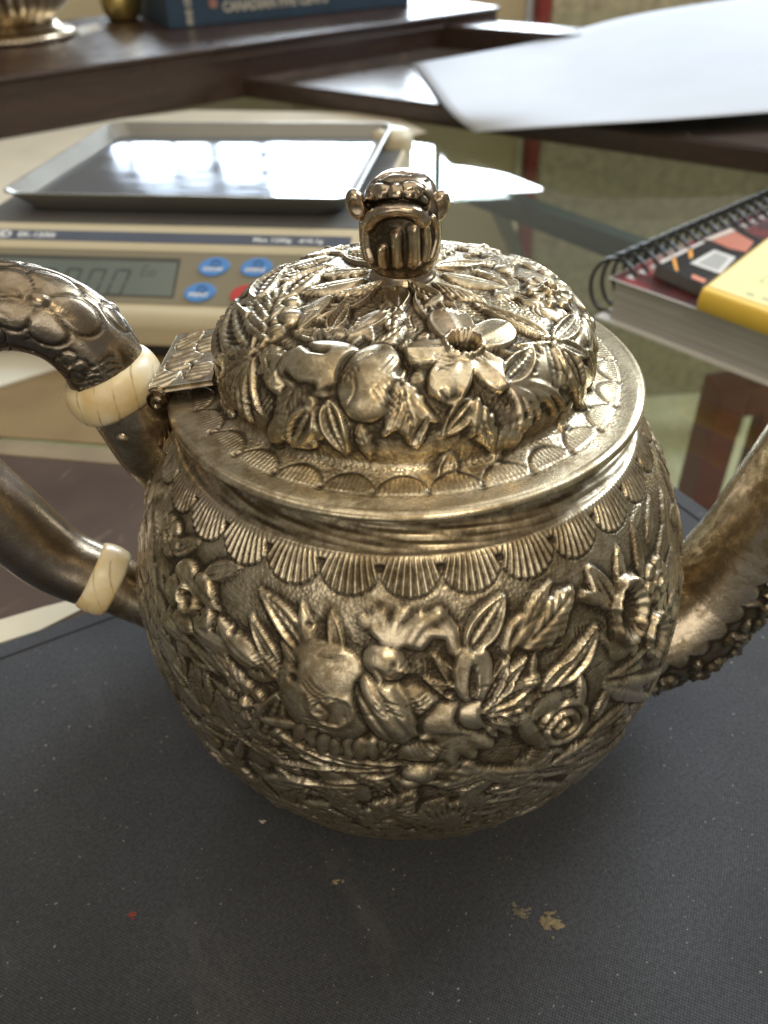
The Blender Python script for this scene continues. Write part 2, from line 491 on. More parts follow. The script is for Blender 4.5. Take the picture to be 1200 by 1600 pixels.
    def dome(self, p, rx, ry, hgt, rot=0.0, crease=0, flat=1.0, lift=.1):
        w = self.win(p, max(rx, ry)*1.25)
        if w is None: return
        ix, U, V = w
        c, s_ = math.cos(rot), math.sin(rot)
        X, Y = (U*c+V*s_)/rx, (-U*s_+V*c)/ry
        q = 1-X*X-Y*Y
        a = smooth(0, .12, q)
        h = hgt*np.clip(q, 0, 1)**(.5*flat)
        if crease: h = h-hgt*.22*np.clip(np.sin(X*math.pi*crease+Y*1.4), 0, 1)**2
        self.put(ix, lift+h, a)
    def rose(self, p, R, hgt):
        w = self.win(p, R*1.2)
        if w is None: return
        ix, U, V = w
        rho = np.hypot(U, V)/R; ph = np.arctan2(V, U)
        d = 1-rho/(.9+.1*np.cos(ph*5))
        a = smooth(0, .12, d)
        sp = np.sin((rho*3.1-ph/(2*math.pi)*1.0)*2*math.pi+.5*np.sin(3*ph))
        self.put(ix, .2+hgt*(.65+.35*sp)*np.clip(1.1-.35*rho, 0, 1), a)
    def stroke(self, pts, width, hgt, mode='add', prof=1.0, ox=0.0):
        """raised (or cut, hgt<0) line along a polyline of (angle, s)."""
        c = (np.mean([p[0] for p in pts]), np.mean([p[1] for p in pts]))
        loc = [self.dist(c, p) for p in pts]
        rad = max(math.hypot(*l) for l in loc)+width*2
        w = self.win(c, rad*1.05)
        if w is None: return
        ix, U, V = w
        D = np.full(U.shape, 1e9)
        for (ax, ay), (bx, by) in zip(loc[:-1], loc[1:]):
            ex, ey = bx-ax, by-ay; l2 = ex*ex+ey*ey+1e-12
            t = np.clip(((U-ax)*ex+(V-ay)*ey)/l2, 0, 1)
            D = np.minimum(D, np.hypot(U-ax-t*ex, V-ay-t*ey))
        k = np.exp(-(D/(width*.5))**2)
        if mode == 'add': self.H[ix] += hgt*k
        else: self.H[ix] = np.maximum(self.H[ix], hgt*np.sqrt(np.clip(1-(D/width)**2, 0, 1)))
        if ox: self.G[ix] = np.maximum(self.G[ix], ox*k)
    def pit(self, p, R, depth, ox=.9):
        w = self.win(p, R*2.2)
        if w is None: return
        ix, U, V = w
        k = np.exp(-((U*U+V*V)/R**2)**1.5)
        self.H[ix] -= depth*k; self.G[ix] = np.maximum(self.G[ix], ox*k)
    def scatter(self, rng, n, s0, s1, size, hgt, kinds=('rim', 'serr', 'plain', 'blade', 'flute'), a0=-math.pi, a1=math.pi):
        for _ in range(n):
            p = (rng.uniform(a0, a1), rng.uniform(s0, s1))
            t = rng.random(); sz = rng.uniform(*size)
            if t < .10: self.flower(p, sz*.5, rng.choice((5, 6, 8)), rng.uniform(.7, 1)*hgt, rng.uniform(0, 6), rng.random() < .5)
            elif t < .15: self.dome(p, sz*.28, sz*.28, hgt*.9)
            else:
                al = rng.uniform(0, 2*math.pi); r = max(np.interp(p[1], self.s, self.r), 4)
                q = (p[0]+sz*math.cos(al)/r, p[1]+sz*math.sin(al))
                kd = rng.choice(kinds)
                self.leaf(p, q, rng.uniform(.16, .26) if kd == 'blade' else rng.uniform(.34, .52), rng.uniform(.7, 1)*hgt, kd, rng.uniform(-.12, .12))
    def chase(self, rng, n, s0, s1, a0, a1, depth=.28, ox=.55):
        for _ in range(n):
            p = (rng.uniform(a0, a1), rng.uniform(s0, s1)); r = max(np.interp(p[1], self.s, self.r), 6)
            al = rng.uniform(0, 2*math.pi); k = rng.uniform(-.5, .5); l_ = rng.uniform(.8, 2.2)
            par = rng.choice((1, 1, 3, 4)); pts0 = []
            for j in range(par):
                o = (p[0]-math.sin(al)*j*.75/r, p[1]+math.cos(al)*j*.75)
                pts = [(o[0]+l_*math.cos(al+k*t)*t/r, o[1]+l_*math.sin(al+k*t)*t) for t in (-1, -.4, .2, .8)]
                self.stroke(pts, .34, -depth*rng.uniform(.5, 1), ox=ox*rng.uniform(.4, 1))
    def oxide(self, step_s, step_a, wrap, k1=2.6, base=.0):
        kr, kc = max(1, int(.9/step_s)), max(1, int(.9/step_a))
        cav = boxblur(self.H, kr, kc, wrap)-self.H
        cav2 = boxblur(self.H, kr*4, kc*4, wrap)-self.H
        o = base+np.clip(cav*k1*2.1, -.40, 1)+np.clip(cav2*1.1, -.35, .7)
        return np.clip(np.maximum(o, self.G), 0, 1)

def resample(prof, ds):
    P = spline(prof, 1500)
    s = np.concatenate([[0], np.cumsum(np.linalg.norm(np.diff(P, axis=0), axis=1))])
    n = max(8, int(s[-1]/ds)); t = np.linspace(0, s[-1], n)
    return t, np.interp(t, s, P[:, 0]), np.interp(t, s, P[:, 1])

class Turned(Relief):
    def __init__(self, prof, ang, ds):
        self.ps, R, self.pz = resample(prof, ds)
        Relief.__init__(self, self.ps, ang, R)
    def px(self, x, y):
        """first point of the turned surface that the pixel's ray meets, as (angle, s)"""
        o, d = ray(x, y)
        t = np.linspace(60, 330, 5400)
        P = o[None]+d[None]*t[:, None]
        rho = np.hypot(P[:, 0], P[:, 1])
        i = np.argsort(self.pz, kind='stable')
        rr = np.interp(P[:, 2], self.pz[i], self.r[i], left=0, right=0)
        hit = np.where(rho <= rr)[0]
        k = hit[0] if len(hit) else np.argmin(rho-rr+1e3*(rr == 0))
        q = P[k]
        j = np.argmin((self.r-rho[k])**2+(self.pz-q[2])**2)
        return (math.atan2(q[1], q[0]), self.ps[j])
    def soften(self, ks, ka, wrap, amp=0.0):
        self.H = .35*self.H+.65*boxblur(self.H, ks, ka, wrap)
        if amp:
            rg = np.random.RandomState(4)
            for k, w in ((5, .45), (12, .55)):
                nz = boxblur(rg.randn(*self.H.shape), k, k, True); self.H += amp*w*nz/nz.std()
    def build(self, name, mat, parent, attr):
        dr = np.gradient(self.r, self.ps); dz = np.gradient(self.pz, self.ps)
        l = np.hypot(dr, dz)
        nr, nz = (dz/l)[:, None], (-dr/l)[:, None]
        R = np.maximum(self.r[:, None]+nr*self.H, 0); Z = self.pz[:, None]+nz*self.H
        V = np.stack([R*np.cos(self.a)[None], R*np.sin(self.a)[None], Z], -1).reshape(-1, 3)
        return mesh(name, V, gridfaces(len(self.ps), len(self.a), True), mat, parent, True, attr)

# ================================================================== TEAPOT
rng = random.Random(7)
TEAPOT = empty('teapot')
tag(TEAPOT, 'tarnished silver teapot covered in raised flowers and leaves with grotesque head finial', 'teapot')

# ---- body
RB, ZB, CB = 56.7, 50.07, 59.4
prof = [(4, 2.2), (20, 1.6), (29, .5), (31.5, 0.0)]
for z in np.linspace(2.0, 86.5, 26):
    prof.append((RB*math.sqrt(1-((z-ZB)/CB)**2), z))
prof += [(43.0, 88.6), (41.6, 89.6), (40.4, 90.5), (39.2, 91.6), (38.9, 94.2), (40.0, 95.2), (40.4, 95.6), (38.5, 95.7)]
front = np.arange(-math.radians(208), math.radians(28), .0049)
back = np.arange(front[-1]+.012, front[0]+2*math.pi-.006, .012)
B = Turned(prof, np.concatenate([front, back]), .28)
zs = lambda z: float(np.interp(z, B.pz[10:], B.ps[10:]))
s_lo, s_hi = zs(3), zs(84)
# the crowd of small leaves underneath everything
B.scatter(rng, 520, zs(6), zs(70), (7, 13), 1.0)
B.scatter(rng, 90, zs(68), zs(80), (7, 11), .9, a0=math.radians(-30), a1=math.radians(200))
B.scatter(rng, 110, zs(6), zs(46), (13, 21), 1.7, ('rim', 'serr', 'plain', 'serr', 'petal'))
b = B.px
W = .125
def BL(x0, y0, x1, y1, wid, h=1.5, kind='rim', bend=0.0): B.leaf(b(x0, y0), b(x1, y1), wid, h, kind, bend)
# ground of the chased panel in front stays lower
for (x, y, rx, ry) in ((640, 975, 150, 45), (440, 960, 60, 50), (860, 930, 110, 40), (330, 880, 60, 45)):
    p = b(x, y); w = B.win(p, rx*W*1.3)
    ix, U, V = w; a = smooth(1.0, .8, np.hypot(U/(rx*W), V/(ry*W*1.15)))
    B.H[ix] = B.H[ix]*(1-a*.92)
# left strands
for x0, y0, x1, y1 in ((250, 940, 345, 1055), (262, 930, 372, 1060), (300, 1000, 420, 1110), (262, 1010, 300, 1090), (330, 1060, 480, 1180), (305, 1095, 420, 1180), (350, 1090, 520, 1190)):
    BL(x0, y0, x1, y1, .12, 1.3, 'blade', .06)
BL(300, 1075, 262, 1020, .4, 1.3); BL(322, 1110, 285, 1065, .42, 1.3, 'serr'); BL(372, 1150, 315, 1120, .4, 1.3); BL(300, 1000, 258, 965, .45, 1.4, 'petal')
# left cluster
BL(321, 898, 381, 881, .36, 1.3); BL(272, 862, 314, 845, .4, 1.2); B.flower(b(268, 838), 4.0, 6, 1.4)
B.flower(b(300, 935), 7.0, 5, 1.9, .4); BL(345, 955, 300, 905, .4, 1.4, 'petal')
BL(417, 1040, 344, 958, .46, 2.1, 'plain', .1); BL(396, 1094, 330, 1008, .42, 1.8, 'serr', -.08); BL(372, 1020, 318, 985, .5, 1.6, 'petal')
BL(440, 1040, 392, 955, .30, 1.5, 'rim', .05); BL(460, 1075, 400, 1010, .40, 1.7, 'serr'); B.flower(b(388, 1092), 4.6, 8, 1.6, 0, False)
BL(410, 1150, 445, 1075, .42, 1.5); BL(470, 1130, 405, 1120, .4, 1.4, 'flute')
BL(487, 1024, 407, 918, .33, 1.9, 'rim', -.06); BL(489, 1014, 472, 938, .42, 1.5, 'plain'); BL(533, 1028, 517, 950, .34, 1.4, 'rim')
for x, y in ((592, 948), (629, 947), (668, 955), (570, 958), (690, 968)):
    B.stroke([b(x, y), b(.5*x+.5*612-4, .5*y+.5*1010), b(612, 1012)], 1.0, .9, 'max'); B.dome(b(x, y+8), 1.1, 1.8, .7)
    B.pit(b(x+1, y-4), .9, .8)
# arched strap work beside the vase
B.stroke([b(640, 1000), b(655, 975), b(685, 960), b(705, 985), b(712, 1015)], 1.3, 1.3, 'max')
B.stroke([b(655, 1005), b(672, 985), b(700, 990)], 1.1, 1.1, 'max')
B.stroke([b(793, 1010), b(800, 978), b(815, 968)], 1.2, 1.2, 'max')
# big smooth bulb with scribed ring
B.dome(b(512, 1082), 8.6, 9.6, 2.5, .3, 0, .9); B.stroke([b(x, y) for x, y in spline([(488, 1078), (494, 1102), (512, 1122), (540, 1124), (556, 1106), (548, 1086), (528, 1080), (516, 1090)], 30)], .8, .5)
B.stroke([b(505, 1090), b(520, 1105), b(515, 1118)], .6, -.45)
BL(470, 1042, 440, 1000, .5, 1.5, 'serr'); BL(500, 1020, 560, 1024, .34, 1.7, 'plain', .1)
# fan of flutes below it
for k in range(9):
    x = 472+k*18; y = 1132+12*math.sin(k/8*math.pi)+k*2.6
    BL(x+8-k*.8, y-8, x-10+k*2.2, y+34-abs(k-4)*2.0, .50+.06*(k % 3), 1.5, 'plain')
# little bird: head, fluted wing, tail
BL(690, 1150, 620, 1185, .4, 1.6, 'plain')
B.dome(b(648, 1110), 6.6, 4.6, 1.9, -.7, 0, 1.4); B.leaf(b(640, 1085), b(690, 1130), .5, 2.2, 'serr')
B.dome(b(606, 1105), 4.6, 7.6, 3.4, .45, 3.5); B.dome(b(602, 1036), 3.9, 3.1, 2.3, -.4, 0, 1.3); B.leaf(b(585, 1040), b(600, 1066), .6, 2.3, 'flute'); B.leaf(b(612, 1038), b(648, 1048), .35, 2.6, 'plain')
B.pit(b(617, 1032), .55, .5)
# vase and its daisy rays
for x1, y1 in ((842, 1052), (824, 1020), (848, 1085), (835, 1120), (800, 1145), (676, 1020), (660, 1055)):
    BL(752, 1100, x1, y1, .26, 1.7, 'rim')
BL(735, 1100, 737, 1008, .74, 2.6, 'petal'); BL(735, 1094, 736, 1024, .34, 2.9, 'rim')
B.dome(b(690, 1165), 8, 3.4, 1.3, .1, 0, 1.4); B.dome(b(704, 1128), 5.6, 4.8, 2.2, 0, 0, 1.5); B.dome(b(742, 1112), 3.6, 3.2, 2.2, 0, 0, 1.3)
for x1, y1 in ((812, 1128), (830, 1098), (842, 1060), (818, 1028), (795, 1020), (775, 1150)):
    BL(748, 1106, x1, y1, .30, 2.2, 'rim')
for x1, y1 in ((655, 1150), (672, 1178), (705, 1188), (740, 1178), (768, 1160)):
    BL(706, 1140, x1, y1, .42, 1.9, 'petal')
BL(795, 1010, 813, 968, .5, 1.2, 'rim')
# right: rimmed and serrated leaves
BL(730, 1012, 787, 925, .56, 1.7); BL(812, 1010, 894, 915, .62, 1.9, 'serr'); BL(815, 990, 862, 905, .35, 1.5, 'serr', .08); BL(800, 1010, 840, 960, .4, 1.4, 'plain')
BL(858, 1070, 931, 972, .40, 2.0, 'rim', -.08); BL(845, 1080, 905, 1020, .34, 1.6, 'rim', .06)
BL(955, 950, 915, 880, .42, 1.7); BL(950, 940, 905, 928, .4, 1.5, 'petal'); BL(968, 920, 962, 850, .34, 1.5); BL(1000, 905, 985, 815, .24, 1.6, 'rim')
BL(1018, 900, 1035, 810, .22, 1.6, 'rim'); BL(1028, 930, 1048, 850, .22, 1.5, 'rim'); BL(1010, 850, 1012, 770, .26, 1.2, 'rim'); BL(1035, 830, 1030, 760, .3, 1.1, 'serr'); BL(985, 830, 1000, 775, .3, 1.1)
B.flower(b(1020, 905), 4.2, 6, 1.7)
B.trumpet(b(980, 952), 4.6, 2.9, 1.45, -.1)
B.trumpet(b(1022, 990), 3.6, 2.3, 1.5); B.trumpet(b(1045, 945), 2.6, 2.0, 1.5)
for x0, y0, x1, y1 in ((939, 1066, 1042, 1050), (945, 1060, 1010, 1010), (950, 1055, 1000, 1040), (938, 1072, 1010, 1085)): BL(x0, y0, x1, y1, .14, 1.5, 'blade')
BL(925, 1125, 950, 1068, .36, 1.7, 'rim'); BL(935, 1135, 985, 1085, .3, 1.5, 'rim'); BL(905, 1100, 905, 1050, .4, 1.5, 'plain')
B.rose(b(878, 1128), 5.8, 2.4); BL(915, 1150, 955, 1110, .3, 1.4, 'serr'); BL(850, 1160, 815, 1105, .35, 1.6, 'plain', .1)
# the long stems under the group
for x0, y0, x1, y1, w_, bd in ((655, 1190, 850, 1196, .07, -.04), (665, 1200, 905, 1180, .08, .03), (690, 1196, 800, 1222, .12, .05), (720, 1190, 880, 1222, .08, .02), (640, 1192, 470, 1160, .08, .03), (630, 1198, 430, 1185, .07, -.02), (620, 1205, 500, 1215, .12, .04), (600, 1196, 440, 1150, .07, .05)):
    BL(x0, y0, x1, y1, w_, 1.8, 'blade', bd)
BL(690, 1225, 770, 1200, .4, 1.7, 'serr'); BL(610, 1225, 540, 1200, .42, 1.7, 'serr'); BL(560, 1230, 480, 1220, .36, 1.6, 'rim', .08); BL(760, 1235, 830, 1215, .36, 1.6, 'rim')
BL(860, 1190, 935, 1140, .25, 1.6, 'serr'); BL(870, 1205, 950, 1165, .22, 1.5, 'rim'); BL(830, 1200, 905, 1190, .3, 1.4)
B.dome(b(655, 1205), 3.0, 2.5, 2.2); B.dome(b(640, 1218), 2.0, 1.6, 1.9)
# lower leaves
BL(396, 1208, 535, 1290, .34, 1.9, 'serr'); BL(520, 1225, 560, 1275, .5, 1.5, 'serr'); BL(575, 1285, 650, 1232, .5, 1.9, 'serr'); BL(600, 1262, 690, 1288, .4, 1.7, 'serr', .1)
for k in range(9):
    x = 655+k*12; BL(700, 1290, x, 1262-14*math.sin(k/8*math.pi), .12, 1.9, 'blade')
BL(755, 1285, 850, 1228, .50, 1.8, 'serr'); BL(800, 1285, 880, 1250, .4, 1.5, 'rim'); BL(440, 1240, 400, 1195, .4, 1.2, 'rim')
B.H *= .72; B.soften(1, 1, True, .05)
B.chase(random.Random(31), 560, zs(12), zs(74), -math.radians(200), math.radians(20))
for _k in range(70): B.pit((rng.uniform(-3.3, .3), rng.uniform(zs(15), zs(80))), rng.uniform(.4, .8), .6, .9)
# matted ground: fine punch marks between the ornaments
ground = smooth(.55, .15, B.H)
# scalloped collar
NS = 30
th = B.a[None, :]; sc = B.ps[:, None]
s_top, s_bot = zs(88.9), zs(83.6)
ph = (th*NS/(2*math.pi)+.35) % 1.0
arc = s_top-.35*(s_top-s_bot)-(.65*(s_top-s_bot))*np.sqrt(np.clip(1-(2*ph-1)**2, 0, 1))
above = (sc > s_bot-.6)
inside = smooth(-.05, .25, sc-arc)*smooth(s_top+.25, s_top-.35, sc)
B.H = np.where((sc > s_bot-.6), B.H*smooth(s_bot+1.0, s_bot-.6, sc), B.H)
fan = np.arctan2((ph-.5)*9.4, s_top+9.5-sc)
fl = np.sin(fan*2*math.pi*8/.62+math.pi/2)
fade = smooth(s_top+.1, s_top-2.2, sc)
B.H = B.H+inside*(.22+.24*fl*fade)
B.G = np.maximum(B.G, inside*fade*smooth(.1, -.8, fl)*.55)
line = np.exp(-((sc-arc)/.22)**2)*(sc < s_top-.2)
B.H = B.H-.30*line; B.G = np.maximum(B.G, .8*line)
for k in range(NS):
    B.pit(((k-.35)/NS*2*math.pi, s_top-.30*(s_top-s_bot)), .55, .7, 1.0)
ground = np.maximum(ground*(sc < s_top-1), 0)*(1-inside)
neck = smooth(s_top, s_top+1, sc)
B.H += neck*(.10*np.sin(th*5)*np.sin(sc*3.1)+.06*np.sin(th*23+sc*5))
ox = B.oxide(.28, .28, False, 1.9, .10)
dirt = neck*(.25+.3*smooth(.2, .7, .5+.5*np.sin(th*9+3*np.sin(th*4)+sc*1.5)))
ox = np.clip(ox*(1-.5*neck)+dirt, 0, 1)
B.build('body', SILVER, TEAPOT, {'oxide': ox, 'ground': ground})

# ---- lid
lp = [(39.5, 95.9), (43.0, 95.75), (43.4, 96.2), (43.1, 96.75), (42.2, 97.0), (38, 97.3), (34.6, 97.9), (33.4, 99.0), (33.6, 101.5), (33.3, 104.5), (32.0, 107.2), (29.4, 109.6), (25.0, 111.5), (19, 112.8), (12, 113.8), (7.0, 114.6), (5.0, 115.4), (3.0, 115.6)]
LID = Turned(lp, np.arange(-math.pi, math.pi-.003, .0068), .21)
lz = lambda i: float(LID.ps[np.argmin((LID.r-lp[i][0])**2+(LID.pz-lp[i][1])**2)])
l = LID.px
rng = random.Random(21)
LID.scatter(rng, 190, lz(8), lz(13), (6, 10), 1.0, ('rim', 'serr', 'plain', 'petal'))
LID.scatter(rng, 30, lz(7)+.5, lz(9), (5, 8), 1.2, ('serr', 'rim'))
def LL(x0, y0, x1, y1, wid, h=1.3, kind='rim', bend=0.0): LID.leaf(l(x0, y0), l(x1, y1), wid, h, kind, bend)
# front field cleared for the traced group
for (x, y, rx, ry) in ((640, 480, 120, 40), (660, 660, 150, 40), (800, 500, 60, 50)):
    p = l(x, y); ix, U, V = LID.win(p, rx*.115*1.3); a = smooth(1.0, .8, np.hypot(U/(rx*.115), V/(ry*.16)))
    LID.H[ix] *= (1-.85*a)
# leaves round the finial
s_n = lz(15)
for k in range(11):
    a = -math.pi/2+(k+.5)/11*2*math.pi
    Ln = (12, 9, 11, 10)[k % 4]
    LID.leaf((a, s_n+.6), (a+.12*math.sin(k*2.1), s_n-Ln), .42, 1.0, ('rim', 'serr', 'plain')[k % 3])
LL(640, 440, 718, 478, .34, 1.2, 'rim'); LL(622, 448, 622, 487, .75, 1.1, 'rim'); LL(600, 440, 515, 465, .32, 1.2, 'serr'); LL(690, 465, 660, 482, .6, .9, 'plain')
# left half
for x0, y0, x1, y1, k in ((395, 560, 372, 640, 'blade'), (396, 560, 385, 655, 'blade'), (397, 560, 398, 662, 'blade'), (400, 560, 412, 650, 'blade'),
                          (395, 555, 350, 500, 'rim'), (397, 553, 372, 480, 'rim'), (400, 553, 440, 500, 'rim'), (400, 558, 450, 560, 'blade'), (393, 560, 345, 560, 'serr'),
                          (392, 565, 350, 610, 'serr'), (430, 540, 470, 440, 'serr'), (450, 470, 520, 420, 'rim'), (405, 470, 450, 420, 'rim'), (470, 520, 520, 470, 'petal'),
                          (360, 640, 345, 590, 'rim')):
    LL(x0, y0, x1, y1, .2 if k == 'blade' else .42, 1.5, k)
LID.dome(l(454, 500), 2.2, 2.2, 1.7); LID.dome(l(456, 477), 1.9, 1.8, 1.5); LID.dome(l(433, 520), 1.7, 1.7, 1.4)
LL(452, 640, 428, 690, .5, 1.3, 'petal'); LL(488, 640, 458, 697, .58, 1.5, 'rim'); LL(512, 628, 546, 710, .50, 1.6, 'rim'); LL(562, 662, 582, 718, .42, 1.5, 'serr')
LL(470, 560, 430, 610, .6, 1.6, 'petal')
LID.dome(l(500, 572), 7.2, 5.0, 2.8, .35, 0, 1.2); LID.stroke([l(478, 545), l(490, 560), l(512, 563)], 1.0, -1.1, ox=.9); LID.stroke([l(448, 588), l(468, 604), l(492, 607)], 1.0, -1.1, ox=.9)
LL(540, 530, 600, 492, .5, 1.5, 'petal'); LL(520, 520, 548, 478, .5, 1.3, 'rim')
LID.dome(l(582, 592), 5.2, 7.2, 2.9, -.15, 0, 1.2); LID.stroke([l(618, 545), l(634, 570), l(622, 592)], .9, -.9, ox=.8)
# five-petal flower with a cupped eye
LL(722, 545, 690, 492, .95, 2.0, 'petal'); LL(722, 545, 792, 515, .8, 2.0, 'petal')
LL(722, 548, 632, 560, .62, 2.7, 'petal'); LL(722, 550, 682, 628, .72, 2.5, 'petal'); LL(722, 550, 792, 608, .70, 2.3, 'petal')
LID.trumpet(l(722, 548), 3.3, 3.2, .95); LID.pit(l(722, 550), 1.3, .5, .3)
LID.stroke([l(690, 620), l(700, 628), l(712, 622)], .9, -.9, ox=.9)
# leaves hanging on the flange
LL(626, 600, 655, 702, .55, 1.7, 'serr'); LL(625, 615, 596, 682, .45, 1.5, 'serr', .1); LL(640, 612, 690, 660, .38, 1.5, 'plain', -.1); LL(668, 650, 640, 695, .4, 1.4, 'rim')
LL(736, 625, 688, 680, .58, 1.6, 'rim'); LL(738, 628, 768, 705, .42, 1.7, 'serr'); LL(745, 620, 735, 685, .36, 1.5, 'plain')
for x1, y1 in ((806, 676), (826, 665), (842, 657), (866, 650), (880, 640)): LL(785, 598, x1, y1, .18, 1.6, 'blade', .12)
LL(785, 598, 830, 545, .5, 1.4, 'rim')
# right half
LL(860, 533, 735, 476, .22, 1.6, 'rim', .03); LL(858, 536, 800, 545, .3, 1.3, 'blade'); LL(862, 533, 900, 490, .3, 1.3, 'rim'); LL(860, 536, 897, 630, .42, 1.6, 'rim'); LL(870, 540, 915, 560, .4, 1.3)
LL(905, 600, 922, 640, .5, 1.3, 'plain'); LL(912, 550, 925, 610, .4, 1.3, 'rim'); LL(915, 540, 905, 500, .4, 1.2, 'serr')
LID.flower(l(855, 462), 5.6, 9, 1.8, .2, True, .8)
LL(790, 450, 735, 425, .4, 1.2, 'plain'); LL(800, 425, 740, 395, .36, 1.2, 'serr'); LL(850, 420, 800, 390, .4, 1.2, 'rim'); LL(880, 430, 830, 400, .4, 1.1, 'rim')
LID.H *= .78; LID.soften(1, 1, True, .035)
LID.chase(random.Random(32), 190, lz(8), lz(14), -math.pi, math.pi, .22)
# flange: engraved arches with hatching
NF = 29
ph = (LID.a[None, :]*NF/(2*math.pi)+.2) % 1.0
Rr = LID.r[:, None]
on_fl = (LID.ps[:, None] > lz(4)) & (LID.ps[:, None] < lz(7)-.2)
arch = 38.6-3.9*np.sqrt(np.clip(1-(2*ph-1)**2, 0, 1))
ln = np.exp(-((Rr-arch)/.30)**2)*on_fl*(Rr < 38.7)
LID.H *= np.where(on_fl | (LID.ps[:, None] < lz(5)), smooth(35.6, 34.0, Rr), 1.0)
LID.H -= .13*ln; LID.G = np.maximum(LID.G, 1.0*ln)
ins = smooth(0, .4, Rr-arch-.3)*(Rr < 38.8)*on_fl
hat = np.sin(ph*2*math.pi*11+np.sin(Rr*4)*.6)
LID.H += ins*(.10+.06*hat); LID.G = np.maximum(LID.G, ins*.45*smooth(.1, -.9, hat))
s_arch = float(LID.ps[np.argmin(np.abs(LID.r-38.5)+1e3*(LID.ps < lz(3)))])
for k in range(NF): LID.pit(((k+.97-.2)/NF*2*math.pi, s_arch), .62, .22, 1.0)
gr = smooth(.5, .12, LID.H)*(Rr < 41)*smooth(41.5, 38, Rr)*np.where(Rr > 34.3, .45, 1.0)*(1-.8*ins)
LID.H += on_fl*.05*np.sin(LID.a*7+Rr)
ox = LID.oxide(.21, .24, True, 1.9, .07)
ox *= np.where(Rr > 38.7, .6, 1.0)
lid = LID.build('lid', SILVER_LID, TEAPOT, {'oxide': ox, 'ground': gr})

# ---- finial: grotesque head
fp = [(5.6, 114.4), (5.7, 115.2), (5.2, 115.9), (5.0, 116.5), (5.7, 117.2), (6.3, 118.8), (6.55, 121.5), (6.5, 124.5), (6.35, 127.2), (5.75, 129.3), (4.5, 130.9), (2.6, 131.9), (.05, 132.2)]
F_ = Turned(fp, np.linspace(-math.pi, math.pi, 300, endpoint=False), .12)
f = F_.px
def fs(pts, w, h, mode='max', ox=0.0): F_.stroke([f(x, y) for x, y in pts], w, h, mode, ox=ox)
p = f(622, 372); ix, U, V = F_.win(p, 7)
F_.H[ix] -= 1.7*smooth(1.0, .86, np.maximum(np.abs(U)/4.1, np.abs(V+.2)/4.2)**1.0)
F_.G[ix] = np.maximum(F_.G[ix], .75*smooth(1.0, .9, np.maximum(np.abs(U)/4.1, np.abs(V+.2)/4.2)))
for x, y0, y1, w in ((598, 388, 412, .8), (620, 366, 410, 1.15), (646, 358, 408, 1.5)):
    ix_before = F_.G.copy()
    fs([(x, y0), (x+1, y1)], w, .2); F_.stroke([f(x, y0), f(x+1, y1)], w*1.3, 1.15)
    F_.G = np.where(F_.H > -.9, F_.G*.25, F_.G)
def fc(pts, w, h, mode='max', ox=0.0): F_.stroke([f(x, y) for x, y in spline(pts, 22)], w, h, mode, ox=ox)
fc([(580, 404), (575, 385), (574, 362), (579, 346), (590, 336)], .8, .9); fc([(664, 402), (666, 380), (664, 358), (660, 344), (652, 335)], .85, .9)
fc([(578, 350), (588, 337), (605, 329), (626, 326), (646, 331), (660, 345)], 1.25, 1.5); fc([(598, 331), (622, 326), (648, 331)], 1.2, 1.85)
fc([(674, 402), (681, 380), (682, 358), (676, 340)], .6, .6); fc([(570, 402), (562, 378), (561, 358), (566, 340)], .6, .6)
fc([(669, 398), (673, 375), (671, 350)], .55, -.6, 'add', .9); fc([(573, 398), (568, 375), (569, 350)], .55, -.6, 'add', .9)
# brow, eyes and skull lobes
F_.dome(f(592, 297), 2.0, 1.2, .55, .2); F_.dome(f(645, 295), 2.2, 1.3, .6, -.2); F_.dome(f(618, 300), 1.2, 1.6, .45)
F_.dome(f(590, 309), 1.1, .7, .5); F_.dome(f(643, 307), 1.2, .8, .5); F_.pit(f(646, 308), .35, .3); F_.pit(f(588, 310), .35, .3)
fc([(572, 321), (595, 317), (620, 316), (645, 318), (668, 325)], .9, -.75, 'add', .95)
for pts in ([(576, 298), (590, 287), (606, 288)], [(622, 290), (640, 283), (662, 292)], [(596, 278), (615, 270), (640, 272)], [(660, 300), (672, 312), (668, 326)], [(582, 285), (600, 272), (618, 268)]):
    fc(pts, .45, -.3, 'add', .75)
r2 = random.Random(3)
for k in range(12):
    a = r2.uniform(-.3, math.pi+.3); s0 = r2.uniform(F_.ps[-1]*.5, F_.ps[-1]*.9)
    F_.stroke([(a-.3, s0-.8), (a, s0-1.1), (a+.35, s0-.7)], .45, -.3, ox=.7)
F_.H = .4*F_.H+.6*boxblur(F_.H, 1, 1, True)
ox = F_.oxide(.12, .13, True, 2.2, .16)
